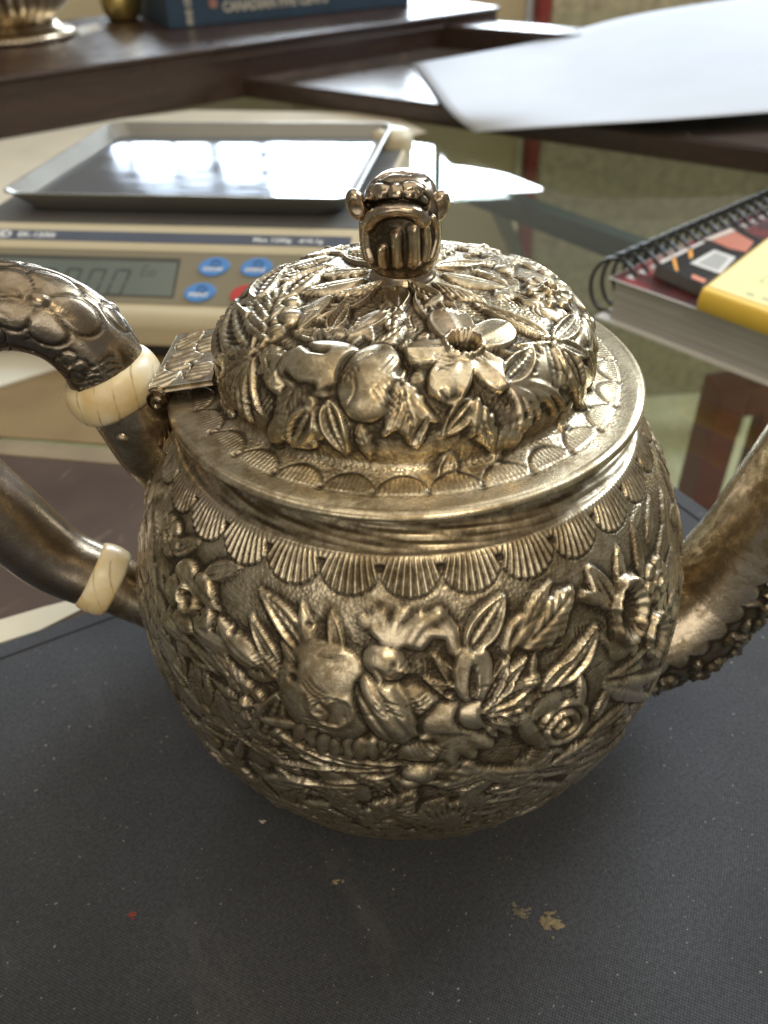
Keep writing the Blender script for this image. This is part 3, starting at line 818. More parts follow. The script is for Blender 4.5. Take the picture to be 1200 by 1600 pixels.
# ears are part of the same casting
dr = np.gradient(F_.r, F_.ps); dz = np.gradient(F_.pz, F_.ps); ll = np.hypot(dr, dz)
R = np.maximum(F_.r[:, None]+(dz/ll)[:, None]*F_.H, 0); Z = F_.pz[:, None]-(dr/ll)[:, None]*F_.H
V = np.stack([R*np.cos(F_.a), R*np.sin(F_.a), Z], -1).reshape(-1, 3)
FA = gridfaces(len(F_.ps), len(F_.a), True); OX = ox.ravel()
for sgn, tx, ty in ((-1, 557, 320), (1, 686, 322)):
    c = onplane(tx, ty, (0, -2.0, 0), np.array([0, 1.0, 0]))
    u = np.linspace(0, math.pi, 20); v = np.linspace(0, 2*math.pi, 32, endpoint=False)
    X = 1.7*np.sin(u)[:, None]*np.cos(v); Y = 1.9*np.sin(u)[:, None]*np.sin(v)-0*v; Zz = 2.5*np.cos(u)[:, None]+0*v
    Y = Y+.9*np.exp(-((X-sgn*.2)**2+Zz**2)/1.6)*(Y < 0)          # cupped towards the front
    P = np.stack([c[0]+X+.35*sgn*Zz*.5, c[1]+Y, c[2]+Zz], -1).reshape(-1, 3)
    FA = np.concatenate([FA, gridfaces(20, 32, True)+len(V)]); V = np.concatenate([V, P])
    OX = np.concatenate([OX, np.repeat(.05+.6*np.exp(-((X-sgn*.2)**2+Zz**2)/.8)*(Y < 0), 1).ravel()])
mesh('finial', V, FA, SILVER_FIN, lid, True, {'oxide': OX, 'ground': OX*0})

# ---- tubes (handle, sockets, spout) bent in the upright plane through the pot's axis
class Bent(Relief):
    def __init__(self, pts, phi, rad, ds=.3, na=150, flat=1.0, sgn=1):
        P = spline(pts, 400)
        s = np.concatenate([[0], np.cumsum(np.linalg.norm(np.diff(P, axis=0), axis=1))])
        n = int(s[-1]/ds); t = np.linspace(0, s[-1], n)
        self.P = np.stack([np.interp(t, s, P[:, k]) for k in (0, 1)], 1)
        rr = np.interp(t/s[-1], *zip(*rad))
        Relief.__init__(self, t, np.linspace(-math.pi, math.pi, na, endpoint=False), rr)
        self.phi = math.radians(phi); self.flat = flat; self.sgn = sgn; self.len = s[-1]
    def build(self, name, mat, parent, attr, cap=True):
        T = np.gradient(self.P, self.s, axis=0); T /= np.linalg.norm(T, axis=1)[:, None]
        N = np.stack([-T[:, 1], T[:, 0]], 1)
        N = N*self.sgn
        er = np.array([math.cos(self.phi), math.sin(self.phi), 0]); ez = np.array([0, 0, 1.0])
        Bn = np.array([math.sin(self.phi), -math.cos(self.phi), 0]); Bn = Bn if Bn[1] < 0 else -Bn
        C3 = self.P[:, :1]*er+self.P[:, 1:]*ez; N3 = N[:, :1]*er+N[:, 1:]*ez
        R = self.r[:, None]+self.H
        V = C3[:, None, :]+R[..., None]*(np.cos(self.a)[None, :, None]*N3[:, None, :]+self.flat*np.sin(self.a)[None, :, None]*Bn)
        nr, nc = R.shape
        F = gridfaces(nr, nc, True)
        V = V.reshape(-1, 3); at = {k: np.asarray(v).ravel() for k, v in attr.items()}
        if cap:
            V = np.concatenate([V, C3[:1], C3[-1:]])
            i = np.arange(nc); j = (i+1) % nc
            F = np.concatenate([F, np.stack([j, i, i*0+nr*nc, i*0+nr*nc], 1)[:, :], np.stack([(nr-1)*nc+i, (nr-1)*nc+j, i*0+nr*nc+1, i*0+nr*nc+1], 1)])
            F = F.tolist(); F = [tuple(x) if x[2] != x[3] else tuple(x[:3]) for x in F]
            at = {k: np.concatenate([v, [0, 0]]) for k, v in at.items()}
        return mesh(name, V, F, mat, parent, True, at)
PH = 177
HP = lambda *pts: [on_azimuth(x, y, PH) for x, y in pts]
hp = HP((184, 612), (150, 548), (92, 499), (10, 478), (-62, 496), (-105, 560), (-108, 650), (-70, 735), (0, 800), (80, 868), (160, 905))
Hn = Bent(hp, PH, [(0, 7.4), (.12, 7.5), (.3, 7.7), (.6, 8.2), (.85, 7.9), (1, 7.2)], .35, 130, 1.0, 1)
Ht = Hn.H
def hfl(sv, av, R, n, rot):
    w = Hn.win((av, sv), R*1.3)
    ix, U, V = w; rho = np.hypot(U, V)/R; pa = np.arctan2(V, U)+rot; k = np.abs(np.cos(n*pa/2))
    bnd = .55+.45*k**.45; d = 1-rho/bnd
    a = smooth(-.02, .06, d)
    Hn.H[ix] = Hn.H[ix]*(1-a)+a*(.22*np.clip(d, 0, 1)**.5-.24*np.exp(-(np.sin(n*pa/2+math.pi/2)/.14)**2)*(rho > .17)+.5*np.sqrt(np.clip(1-(rho/.16)**2, 0, 1))+.07*np.sin(pa*26)*smooth(.45, .2, rho)*(rho > .18))
    g_ = np.exp(-(d/.05)**2); Hn.H[ix] -= .34*g_; Hn.G[ix] = np.maximum(Hn.G[ix], .85*g_)
    gp = np.exp(-(np.sin(n*pa/2+math.pi/2)/.10)**2)*(rho > .17)*(d > 0); Hn.G[ix] = np.maximum(Hn.G[ix], .8*gp)
hr = random.Random(5)
for sv, av, R, rt in ((19.5, .80, 7.6, .5), (35.5, .62, 7.8, 1.0), (52, .7, 8, .2), (27, -.75, 6.5, .3), (44, -.8, 7, .7), (12, -.5, 5.5, .2), (28, 2.05, 4.6, .9), (10.5, 1.85, 3.6, .2)):
    hfl(sv, av, R, 5, rt)
for k in range(60):        # scratched veins between the flowers
    sv = hr.uniform(4, 60); av = hr.uniform(-1.5, 2.0); al = hr.uniform(0, 6.3); l_ = hr.uniform(.7, 2)
    Hn.stroke([(av, sv), (av+l_*math.cos(al)/16, sv+l_*math.sin(al)*.5), (av+l_*math.cos(al+.4)/8, sv+l_*math.sin(al+.4))], .36, -.12, ox=.6)
for k in range(14):
    sv = 3.2+(k % 7)*.9; av = 1.0+.5*(k//7)
    Hn.stroke([(av-.18, sv+.3*math.sin(k)), (av, sv+.35), (av+.2, sv)], .4, -.35, ox=.6)
Hn.pit((2.0, 5.2), .9, .25, .8); Hn.dome((2.0, 5.2), .8, .8, .3)
under = smooth(1.9, 2.6, np.abs(Hn.a))[None]*np.ones((len(Hn.s), 1))
ox = Hn.oxide(.35, .36, True, 2.0, .12)
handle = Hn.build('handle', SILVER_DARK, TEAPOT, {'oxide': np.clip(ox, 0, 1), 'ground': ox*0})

def ring(name, c2, c2b, r, w, mat, parent, bulge=.14):
    """rounded collar around the tube axis from c2 towards c2b, both (rho, z)"""
    a = math.radians(PH); er = np.array([math.cos(a), math.sin(a), 0]); ez = np.array([0, 0, 1.0])
    o = er*c2[0]+ez*c2[1]; t = er*(c2b[0]-c2[0])+ez*(c2b[1]-c2[1]); t /= np.linalg.norm(t)
    n = np.cross(t, [0, 1.0, 0]); n /= np.linalg.norm(n); bb = np.cross(t, n)
    pf = [(r*.55, 0)]+[(r*(1-bulge)+r*bulge*math.sin(math.pi*k/10)**.6, w*k/10) for k in range(11)]+[(r*.55, w)]
    V = []; N_ = 72
    for rr, x in pf:
        for k in range(N_):
            q = 2*math.pi*k/N_; V.append(o+t*x+rr*(1+.012*math.sin(3*q+1))*(math.cos(q)*n+math.sin(q)*bb))
    # own origin at the collar so the grain follows it
    V = np.array(V); m = mesh(name, V-o, gridfaces(len(pf), N_, True), mat, parent, True)
    m.location = Vector(o)*MM
    return m
u1a, u1b = HP((160, 574), (206, 640))
ring('insulator_ring', u1a, u1b, 9.3, 7.6, IVORY, handle)
l1a, l1b = HP((139, 895), (205, 922))
ring('insulator_ring', l1a, l1b, 8.1, 6.6, IVORY, handle, .10)
def bent(name, pts, rad, mat, flat=1.0, rel=None, phi=PH, sgn=-1, ds=.4, na=90):
    t_ = Bent(pts, phi, rad, ds, na, flat, sgn)
    if rel: rel(t_)
    ox = t_.oxide(ds, ds, True, 1.8, .10)
    return t_.build(name, mat, TEAPOT, {'oxide': ox, 'ground': ox*0})
sock = bent('handle_socket', HP((196, 612), (215, 660), (240, 715), (285, 775)), [(0, 8.0), (.2, 7.8), (.6, 6.2), (1, 4.0)], SILVER_SPOUT, .8)
bent('handle_socket', HP((178, 912), (215, 930), (275, 955)), [(0, 6.6), (.5, 6.2), (1, 6.5)], SILVER_SPOUT)
def rivet(x, y, r, off, parent=TEAPOT):
    c = onplane(x, y, (0, off, 0), np.array([0, 1.0, 0]))
    V = []; pf = [(r, 0), (r*.95, .35*r), (r*.7, .62*r), (r*.3, .75*r), (.01, .78*r)]
    o, d = ray(x, y)
    t = -d; n = np.cross(t, [0, 0, 1.0]); n /= np.linalg.norm(n); bb = np.cross(t, n)
    for rr, h in [(r, -1.2)]+pf:
        for k in range(20): V.append(c+t*h+rr*(math.cos(k*math.pi/10)*n+math.sin(k*math.pi/10)*bb))
    mesh('rivet', V, gridfaces(6, 20, True), SILVER_SPOUT, parent, True)
# rivets sit on the camera side of tube and socket
def tube_y(x, y, phi, r):
    rho, z = on_azimuth(x, y, phi); return math.sin(math.radians(phi))*rho-r
rivet(193, 681, 1.25, tube_y(193, 681, PH, 5.7)); rivet(141, 577, 1.15, tube_y(141, 577, PH, 6.4)); rivet(104, 912, 1.0, tube_y(104, 912, PH, 4.9))

# ---- hinge plate and knuckle
q = [onz(x, y, 99.6) for x, y in ((231, 607), (333, 602), (352, 519), (277, 521))]
n1, n2 = 110, 90
uu, vv = np.meshgrid(np.linspace(0, 1, n1), np.linspace(0, 1, n2))
Pq = (1-vv)[..., None]*((1-uu)[..., None]*q[0]+uu[..., None]*q[1])+vv[..., None]*((1-uu)[..., None]*q[3]+uu[..., None]*q[2])
h = np.zeros_like(uu)
def feather(cx, cy, al, ln, wd):
    c, s = math.cos(al), math.sin(al); x = ((uu-cx)*c+(vv-cy)*s)/ln; y = (-(uu-cx)*s+(vv-cy)*c)/wd
    k = smooth(1, .85, np.hypot(x, y)); return k*(.16+.11*np.sin(y*17+x*4+1.2*np.abs(y))-.22*np.exp(-((np.hypot(x, y)-.86)/.06)**2)), k
for a_ in ((.18, .2, .5, .32, .24), (.42, .5, .35, .4, .26), (.75, .2, .15, .3, .16), (.35, .85, .5, .32, .18), (.78, .72, .3, .3, .2)):
    f_, k_ = feather(*a_); h = h*(1-k_)+f_*k_
h -= .35*np.exp(-((np.hypot((uu-.5)/.9, vv-.28)-.10)/.02)**2)*(uu > .45)
Pq[..., 2] += h*1.1+1.3*uu-.2
Vt = Pq.reshape(-1, 3); Vb = Vt.copy(); Vb[:, 2] = (Pq[..., 2]-h*1.1-1.1).ravel()
Ft = gridfaces(n2, n1, False); nt_ = n1*n2
edge = [i for i in range(n1)]+[i*n1+n1-1 for i in range(1, n2)]+[(n2-1)*n1+i for i in range(n1-2, -1, -1)]+[i*n1 for i in range(n2-2, 0, -1)]
Fe = np.array([(a_, b_, b_+nt_, a_+nt_) for a_, b_ in zip(edge, edge[1:]+edge[:1])])
oxh = np.clip(.38-h*2.2, 0, .9)
plate = mesh('hinge_plate', np.concatenate([Vt, Vb]), np.concatenate([Ft, (Ft+nt_)[:, ::-1], Fe]), SILVER, lid, True, {'oxide': np.concatenate([oxh.ravel(), oxh.ravel()]), 'ground': np.zeros(2*nt_)})
k0 = onz(246, 628, 97.2); k1 = np.array([k0[0]+1.5, k0[1]+17, 97.2])
V, F = tube_pts([k0, k0+(k1-k0)*.02, k0+(k1-k0)*.3, k1], [1.9, 2.1, 2.1, 2.1], 28)
mesh('hinge_pin', V, F, SILVER_DARK, lid, True)
V, F = tube_pts([k0+np.array([-.1, -.9, 0]), k0+np.array([0, -.5, 0]), k0+np.array([0, .6, 0])], [.8, 1.1, 1.2], 20)
mesh('hinge_pin', V, F, SILVER_SPOUT, lid, True)

# ---- spout
SP = -4
SPt = [on_azimuth(x, y, SP) for x, y in ((985, 985), (1052, 965), (1116, 920), (1172, 855), (1225, 772), (1290, 670), (1370, 560))]
sp = Bent(SPt, SP, [(0, 15.0), (.14, 13.6), (.28, 12.0), (.5, 10.4), (1, 7.6)], .35, 190, 1.0, 1)
r3 = random.Random(11)
for k in range(240):
    s0 = r3.uniform(0, sp.len*.85); a0 = math.pi+r3.uniform(-1.5, 1.5)
    al = r3.uniform(0, 6.3); ln = r3.uniform(3, 5.5); rr = 11
    sp.leaf((a0, s0), (a0+ln*math.cos(al)/rr, s0+ln*math.sin(al)), r3.uniform(.3, .5), 1.0, r3.choice(('rim', 'serr', 'plain', 'petal')))
    if k % 9 == 0: sp.flower((a0, s0), 2.4, 5, 1.2)
am = np.where(sp.a >= 0, sp.a, 2*math.pi+sp.a)[None, :]
wav = 1.38+.16*np.abs(np.sin(sp.s*.55))[:, None]
mask = smooth(-.02, .05, am-wav)*smooth(4.75, 4.65, am)     # ornament stays under a cloud-edged smooth upper side
sp.H = sp.H*mask+.75*(1-mask); sp.G *= mask
ox = sp.oxide(.35, .4, True, 1.9, .10)
sp.build('spout', SILVER_SPOUT, TEAPOT, {'oxide': ox, 'ground': ox*0})

# ================================================================== TABLE AND FLOOR
GT = -3.0                                     # top of the glass
floor = mesh('floor', [(-4000, -2500, -720), (4000, -2500, -720), (4000, 6000, -720), (-4000, 6000, -720)], [(0, 1, 2, 3)], None)
def carpet():
    m, nt, b_ = newmat('olive_carpet')
    f1 = noise(nt, 5, 6, .6); f2 = noise(nt, 160, 4)
    c = ramp(nt, f1, [(.3, (.40, .35, .17)), (.55, (.58, .52, .32)), (.75, (.70, .63, .43))])
    c = mixc(nt, 1.0, c, ramp(nt, f2, [(.3, g(.7)), (.7, g(1.25))]), 'MULTIPLY')
    L(nt, c, b_.inputs['Base Color']); b_.inputs['Roughness'].default_value = .95
    bump(nt, f2, .6, 3, b_)
    return m
floor.data.materials.append(carpet()); tag(floor, kind='structure')
table = tag(empty('glass_table', (0, 0, -720)), 'glass topped table with dark teal metal rails carrying everything', 'table')
def tz(o): o.location.z += .72; return o
tz(box('tabletop', -700, 760, -330, 1180, GT-8, GT, GLASS, table, .8, 2))
TEAL = simple('dark_teal_metal', (.020, .045, .050), .35, .2, 30)
def bar(name, p, q, w, h, mat, parent):
    p, q = np.asarray(p, float), np.asarray(q, float); t = (q-p)/np.linalg.norm(q-p)
    up = np.array([0, 0, 1.0]) if abs(t[2]) < .9 else np.array([0, 1.0, 0])
    n = np.cross(t, up); n /= np.linalg.norm(n); u = np.cross(n, t)
    V = [e+n*a*w/2+u*c*h/2 for e in (p, q) for a, c in ((-1, -1), (1, -1), (1, 1), (-1, 1))]
    o = mesh(name, V, [(0, 1, 2, 3), (7, 6, 5, 4), (0, 4, 5, 1), (1, 5, 6, 2), (2, 6, 7, 3), (3, 7, 4, 0)], mat, parent)
    return bevel(o, min(w, h)*.12, 2)
ra, rb = onz(640, 262, -26), onz(925, 368, -26)
dr_ = (rb-ra)/np.linalg.norm(rb-ra)
tz(bar('rail', ra-dr_*150, rb+dr_*420, 13, 16, TEAL, table))
la, lb = onz(768, 300, -50), onz(806, 392, -200)
tz(bar('brace', la, la+(lb-la)*3.0, 12, 12, TEAL, table))
for x, y in ((-670, -300), (730, -300), (730, 1150), (-670, 1150)):
    tz(bar('leg', (x, y, -720), (x, y, GT-8), 34, 34, TEAL, table))

# ---- chair pushed under the table, seen through the glass
CH = onz(1112, 690, -190)
chair = tag(empty('wooden_chair', (CH[0], CH[1], -720), .10), 'dark red wooden chair with slatted back under the glass tabletop', 'chair')
def cpt(o): return o
zc = 720-190
for x, w in ((0, 24), (150, 24)):
    box('back_post', x-w/2, x+w/2, -14, 14, 0, zc+55, REDWOOD, chair, 3)
for x in (45, 92):
    box('slat', x-12, x+12, -7, 7, zc-150, zc+26, REDWOOD, chair, 2)
box('top_rail', 12, 138, -11, 11, zc+26, zc+54, REDWOOD, chair, 3)
box('lower_rail', 12, 138, -10, 10, zc-178, zc-150, REDWOOD, chair, 3)
box('seat', -40, 190, -240, -16, zc-185, zc-165, ORANGEWOOD, chair, 5)
for x in (-28, 178): box('front_leg', x-14, x+14, -228, -200, 0, zc-185, REDWOOD, chair, 3)

# ---- things standing on the floor behind the table
CREAM = simple('cream_paint', (.58, .49, .33), .6, .06, 8)
TWEED = simple('beige_fabric', (.44, .385, .27), .9, .3, 60, bmp=.5, bscale=300)
RED = simple('dark_red_cloth', (.24, .03, .025), .6, .15, 20)
cab = tag(empty('cream_cabinet', (60, 1340, -720)), 'cream painted cabinet standing on the floor behind the dark wooden tray', 'cabinet')
box('carcass', -900, 255, 0, 300, 0, 775, CREAM, cab, 4)
for x in (-860, -480, -100): box('door', x, x+350, -18, -1, 80, 750, CREAM, cab, 4)
ch2 = tag(empty('fabric_panel', (60, 1300, -720)), 'beige tweed screen with red edging beside the cream cabinet', 'screen')
box('panel', 285, 1200, 0, 40, 0, 785, TWEED, ch2, 5); box('edging', 264, 284, -3, 43, 0, 787, RED, ch2, 4)
tan = tag(box('reflection_box', 0, 260, 0, 180, 0, 160, simple('reflection_tan', (.40, .24, .11), .8, .1, 30)), 'tan box standing in for a reflection in the glass tabletop', 'box')  # added box, its tan colour stands in for a reflection in the glass
cbx = onz(985, 330, -560); tan.location = (cbx[0]*MM, cbx[1]*MM, -.72)

# ================================================================== MAT
ea = math.radians(24.5); ex = np.array([math.cos(ea), math.sin(ea)]); ey = np.array([-ex[1], ex[0]])
pl = onz(40, 990, 0)[:2]; pr = onz(1092, 786, 0)[:2]
s0_ = pl@ey; s1_ = pr@ex
corner = ex*s1_+ey*s0_
MATO = tag(empty('desk_mat', (corner[0], corner[1], GT), ea), 'black woven cloth desk mat with lint under the teapot', 'mat')
def rrect(x0, x1, y0, y1, r, n=8):
    P = []
    for cx, cy, a0 in ((x1-r, y1-r, 0), (x0+r, y1-r, 90), (x0+r, y0+r, 180), (x1-r, y0+r, 270)):
        for k in range(n+1):
            a = math.radians(a0+90*k/n); P.append((cx+r*math.cos(a), cy+r*math.sin(a)))
    return P
prism('pad', rrect(-420, 0, -330, 0, 10), 0, 2.95, CLOTH, MATO, .9)
# stitched seam a few millimetres inside the edge
seam = rrect(-413.6, -6.4, -323.6, -6.4, 6, 6); seam.append(seam[0])
STITCH = simple('black_thread', (.012, .012, .013), .7, .2, 300)
Vs, Fs = tube_pts(np.array([(x, y, 3.0) for x, y in seam]), .35, 6, False)
mesh('seam', Vs, Fs, STITCH, MATO, True)
def crumb(name, x, y, r, col, label, seed=0, n=5, spread=1.0):
    rg = random.Random(seed); P0 = onz(x, y, 0); V = []; F = []
    for k in range(n):
        d = abs(rg.gauss(0, r*spread)) if k else 0; a0 = rg.uniform(0, 6.3); cx, cy = d*math.cos(a0), .75*d*math.sin(a0)
        rr = r*rg.choice((.12, .18, .25, .5)) if k else r*.55
        base = len(V); m = 11; st = rg.uniform(0, 6.3); el = rg.uniform(.4, .9)
        for ring_, h in ((1.0, .0), (.8, .09), (.35, .14)):
            for j in range(m):
                t = 2*math.pi*j/m; q_ = rr*ring_*(1+.45*math.sin(2*t+st)*rg.uniform(.4, 1)+rg.uniform(-.15, .15))
                V.append((cx+q_*math.cos(t+st), cy+q_*math.sin(t+st)*el, max(.02, rr*h*1.6)))
        V.append((cx, cy, rr*.24))
        F += [tuple(int(t)+base for t in f4) for f4 in gridfaces(3, m, True)]
        F += [(base+2*m+j, base+2*m+(j+1) % m, base+3*m) for j in range(m)]
    o = mesh(name, V, F, simple(name+'_mat', col, .85, .35, 1400), None, True); o.location = Vector(P0)*MM
    return tag(o, label, 'crumb')
crumb('red_fleck', 206, 1429, 1.4, (.20, .040, .030), 'small red fleck stuck on the black mat', 1, 9, .5)
crumb('tan_crumb', 525, 1376, 1.3, (.28, .215, .125), 'single tan crumb on the black mat before the teapot', 2, 7, .5)
crumb('crumb_smear', 858, 1440, 1.8, (.20, .155, .085), 'yellowish crumb smear on the black mat', 3, 40, .85)
crumb('crumb_dust', 812, 1425, 1.4, (.13, .11, .075), 'faint dusty crumb beside the yellowish smear', 4, 32, 1.2)
crumb('pale_crumb', 410, 1283, .9, (.45, .40, .31), 'tiny pale crumb in the shadow beside the teapot base', 5, 6, .6)

# ================================================================== LEFT OF THE POT: blotter, slip, folder
def pxq(pts, z): return [tuple(onz(x, y, z)[:2]) for x, y in pts]
KRAFT = simple('golden_brown_board', (.25, .175, .085), .5, .22, 24, bmp=.2)
fold = tag(pxslab('brown_folder', [(-420, 650), (470, 716), (660, 560), (150, 470), (-400, 330)], GT+.02, GT+.9, KRAFT, None, .3), 'golden brown card folder lying under the digital scale', 'folder')
blot = empty('leather_blotter'); bq = [(-330, 690), (330, 748), (420, 1010), (-260, 1160)]
blot.location = Vector((*onz(0, 800, GT)[:2], GT))*MM; tag(blot, 'scratched dark brown leather blotter with tan border beside the mat', 'blotter')
off = onz(0, 800, GT)[:2]
def loc2(P): return [(x-off[0], y-off[1]) for x, y in P]
prism('panel', loc2(pxq([(-330, 682), (330, 739), (330, 836), (190, 945), (0, 1004), (-260, 1090)], GT+1.6)), 0, 1.6, LEATHER, blot, .4)
prism('border', loc2(pxq([(-330, 657), (330, 716), (330, 738), (-330, 681)], GT+1.7)), .05, 1.9, simple('tan_leather', (.27, .215, .14), .5, .2, 50), blot, .5)
slip = pxslab('paper_slip', [(-120, 990), (0, 968), (68, 948), (122, 934), (150, 940), (60, 985), (0, 1004), (-110, 1035)], GT+1.65, GT+2.2, simple('cream_paper', (.60, .55, .42), .8, .1, 40), None, .1)
tag(slip, 'cream paper slip poking out along the edge of the mat', 'paper')
card = pxslab('white_card', [(-200, 570), (-10, 548), (92, 545), (94, 572), (0, 602), (-200, 650)], GT+.95, GT+2.6, simple('white_card', (.62, .60, .50), .7, .06, 40), None, .4)
tag(card, 'small off white card lying on the brown folder before the scale', 'card')

# ================================================================== DIGITAL SCALE
SR = -0.217; S0 = np.array([-84.95, 248.3, 0.0])
FT = GT+.9
SCALE = tag(empty('digital_scale', (S0[0], S0[1], FT), SR), 'beige digital weighing scale with shiny square pan and blue oval buttons', 'scale')
SU = np.array([math.cos(SR), math.sin(SR), 0]); SV = np.array([-SU[1], SU[0], 0])
def sl(P): d = np.asarray(P)-S0; return np.array([d@SU, d@SV, P[2]-FT])
BEIGE = simple('beige_plastic', (.60, .53, .36), .42, .05, 20, bmp=.12, bscale=1600)
BEIGE2 = simple('khaki_plastic_panel', (.25, .225, .155), .5, .05, 20)
DARKP = simple('blue_grey_label', (.085, .105, .145), .45, .08, 30)
PANG = simple('pan_rim_steel', (.27, .26, .225), .36, .06, 30, .4)
def extr(name, prof_vz, u0, u1, mat, bev=0):
    n = len(prof_vz); V = [(u, v, z) for u in (u0, u1) for v, z in prof_vz]
    F = [tuple(range(n)), tuple(range(n, 2*n))[::-1]]+[(i, n+i, n+(i+1) % n, (i+1) % n) for i in range(n)]
    o = mesh(name, V, F, mat, SCALE)
    if bev: bevel(o, bev, 4)
    return o
dz0 = -FT
body_prof = [(-49, 5), (-51, 17), (-48.5, 21.3), (-44, 22.6), (-21.5, 38.6), (-20.5, 40.4), (-12.5, 44.4), (-9, 44.8), (140, 44.8), (146, 40), (146, 5)]
extr('body', [(v, z+dz0-FT*0-.9+.9) for v, z in body_prof], -97, 93, BEIGE, 2.2)
extr('base', [(-45, 1.5), (-45, 6.5), (142, 6.5), (142, 1.5)], -93, 89, simple('black_rubber', (.02, .02, .02), .6), .6)
for u in (-80, 78):
    for v in (-34, 128): lathe('foot', [(8, 0), (8.5, .6), (8.5, 2.5), (.1, 2.5)], simple('rubber_foot', (.02, .02, .02), .7), SCALE, 24, (u, v))
extr('pan_shade_plate', [(-7.5, 44.7+dz0), (-7.5, 45.15+dz0), (141, 45.15+dz0), (141, 44.7+dz0)], -95, 91, simple('pan_shade_grey', (.13, .13, .125), .5, .06, 30), .1)  # dark plate put in for the shade under the pan
# control panel: plane through the sloping face
pa = np.array([0, -44, 22.6+dz0]); pb = np.array([0, -21.5, 38.6+dz0])
pt = (pb-pa)/np.linalg.norm(pb-pa); pn = np.cross([1.0, 0, 0], pt)
p0w = S0+SV*pa[1]+np.array([0, 0, pa[2]+FT]); nw = SV*pn[1]+np.array([0, 0, pn[2]])
def onpanel(x, y):
    q_ = sl(onplane(x, y, p0w, nw)); return np.array([q_[0], (q_-pa)@pt])        # (u, along slope)
def panelpt(u, w, h=0.0): return pa*np.array([0, 1, 1])+np.array([u, 0, 0])+pt*w+pn*h
def panelslab(name, poly, h0, h1, mat, parent=SCALE):
    n = len(poly); V = [panelpt(u, w, h0) for u, w in poly]+[panelpt(u, w, h1) for u, w in poly]
    F = [tuple(range(n)), tuple(range(n, 2*n))]+[(i, (i+1) % n, n+(i+1) % n, n+i) for i in range(n)]
    o = mesh(name, V, F, mat, parent)
    if h1-h0 > .2: bevel(o, min(.25, (h1-h0)*.4), 2)
    return o
plen = np.linalg.norm(pb-pa)
panelslab('control_panel', [(-93, .6), (89, .6), (89, plen-.4), (-93, plen-.4)], -.3, .25, BEIGE2)
# display window: frame and sunk liquid crystal
d_tr = onpanel(293, 405); d_br = onpanel(262, 466)
x1 = .5*(d_tr[0]+d_br[0]); w0, w1 = d_br[1], d_tr[1]
DX0 = x1-104
DARK = simple('display_frame', (.075, .075, .065), .45)
panelslab('display_frame', [(DX0, w0), (x1, w0), (x1, w1), (DX0, w1)], .26, .40, DARK)
LCD = simple('lcd_glass', (.150, .180, .158), .22, .05, 30)
lcd = panelslab('display', [(DX0+1.2, w0+.8), (x1-1.2, w0+.8), (x1-1.2, w1-2.2), (DX0+1.2, w1-2.2)], .41, .50, LCD)
SEG = simple('lcd_segment', (.062, .080, .080), .4)
def digit(cx, cy, wd, ht, segs):
    t = wd*.17; V = []; F = []
    def q4(x0, y0, x1_, y1_):
        sk = .22
        b0 = len(V)
        for x, y in ((x0, y0), (x1_, y0), (x1_, y1_), (x0, y1_)): V.append(panelpt(cx+x+sk*y, cy+y, .53))
        F.append((b0, b0+1, b0+2, b0+3))
    a, h2 = wd/2, ht/2
    S_ = {'a': (-a+t, h2-t, a-t, h2), 'd': (-a+t, -h2, a-t, -h2+t), 'g': (-a+t, -t/2, a-t, t/2), 'f': (-a, t*.3, -a+t, h2-t*.3), 'b': (a-t, t*.3, a, h2-t*.3), 'e': (-a, -h2+t*.3, -a+t, -t*.3), 'c': (a-t, -h2+t*.3, a, -t*.3)}
    for s in segs: q4(*S_[s])
    mesh('digit', V, F, SEG, SCALE)
for x, y in ((70, 440), (110, 440), (148, 441), (186, 442)):
    u, w = onpanel(x, y); digit(u, w, 7.6, 13.5, 'abcdef')
u, w = onpanel(228, 424); digit(u, w, 3.2, 5.5, 'adefg')
u, w = onpanel(240, 424); digit(u, w, 3.2, 5.5, 'cdeg')
BLUE = simple('blue_button', (.085, .27, .66), .35, .06, 60)
REDB = simple('red_button', (.55, .05, .05), .35, .06, 60)
WHITE = simple('white_print', (.78, .80, .80), .6, .02, 60)
NAVY = simple('navy_print', (.03, .08, .22), .6, .02, 60)
M_panel = lambda u, w, h: frame(panelpt(u, w, h), (1, 0, 0), pt)
def oval(x, y, mat, word, icon=True):
    u, w = onpanel(x, y); n = 40
    o = panelslab('button', [(u+6.9*math.cos(2*math.pi*k/n)+.25*4.6*math.sin(2*math.pi*k/n), w+4.6*math.sin(2*math.pi*k/n)) for k in range(n)], .1, 1.0, mat)
    if word: text('lettering', word, 2.6, WHITE, o, M_panel(u-.3, w-1.5, 1.03), 9.0, .10)
    if icon:
        rg = [(u+.9+2.1*math.cos(t), w+1.5+1.3*math.sin(t)) for t in np.linspace(0, 2*math.pi, 24)]
        V, F = tube_pts(np.array([panelpt(a_, c_, 1.02) for a_, c_ in rg]), .28, 6, False); mesh('icon', V, F, NAVY, o)
oval(335, 418, BLUE, 'ON/OFF'); oval(401, 419, BLUE, 'SAMPLE'); oval(313, 458, BLUE, 'PRINT'); oval(385, 461, REDB, '', False)
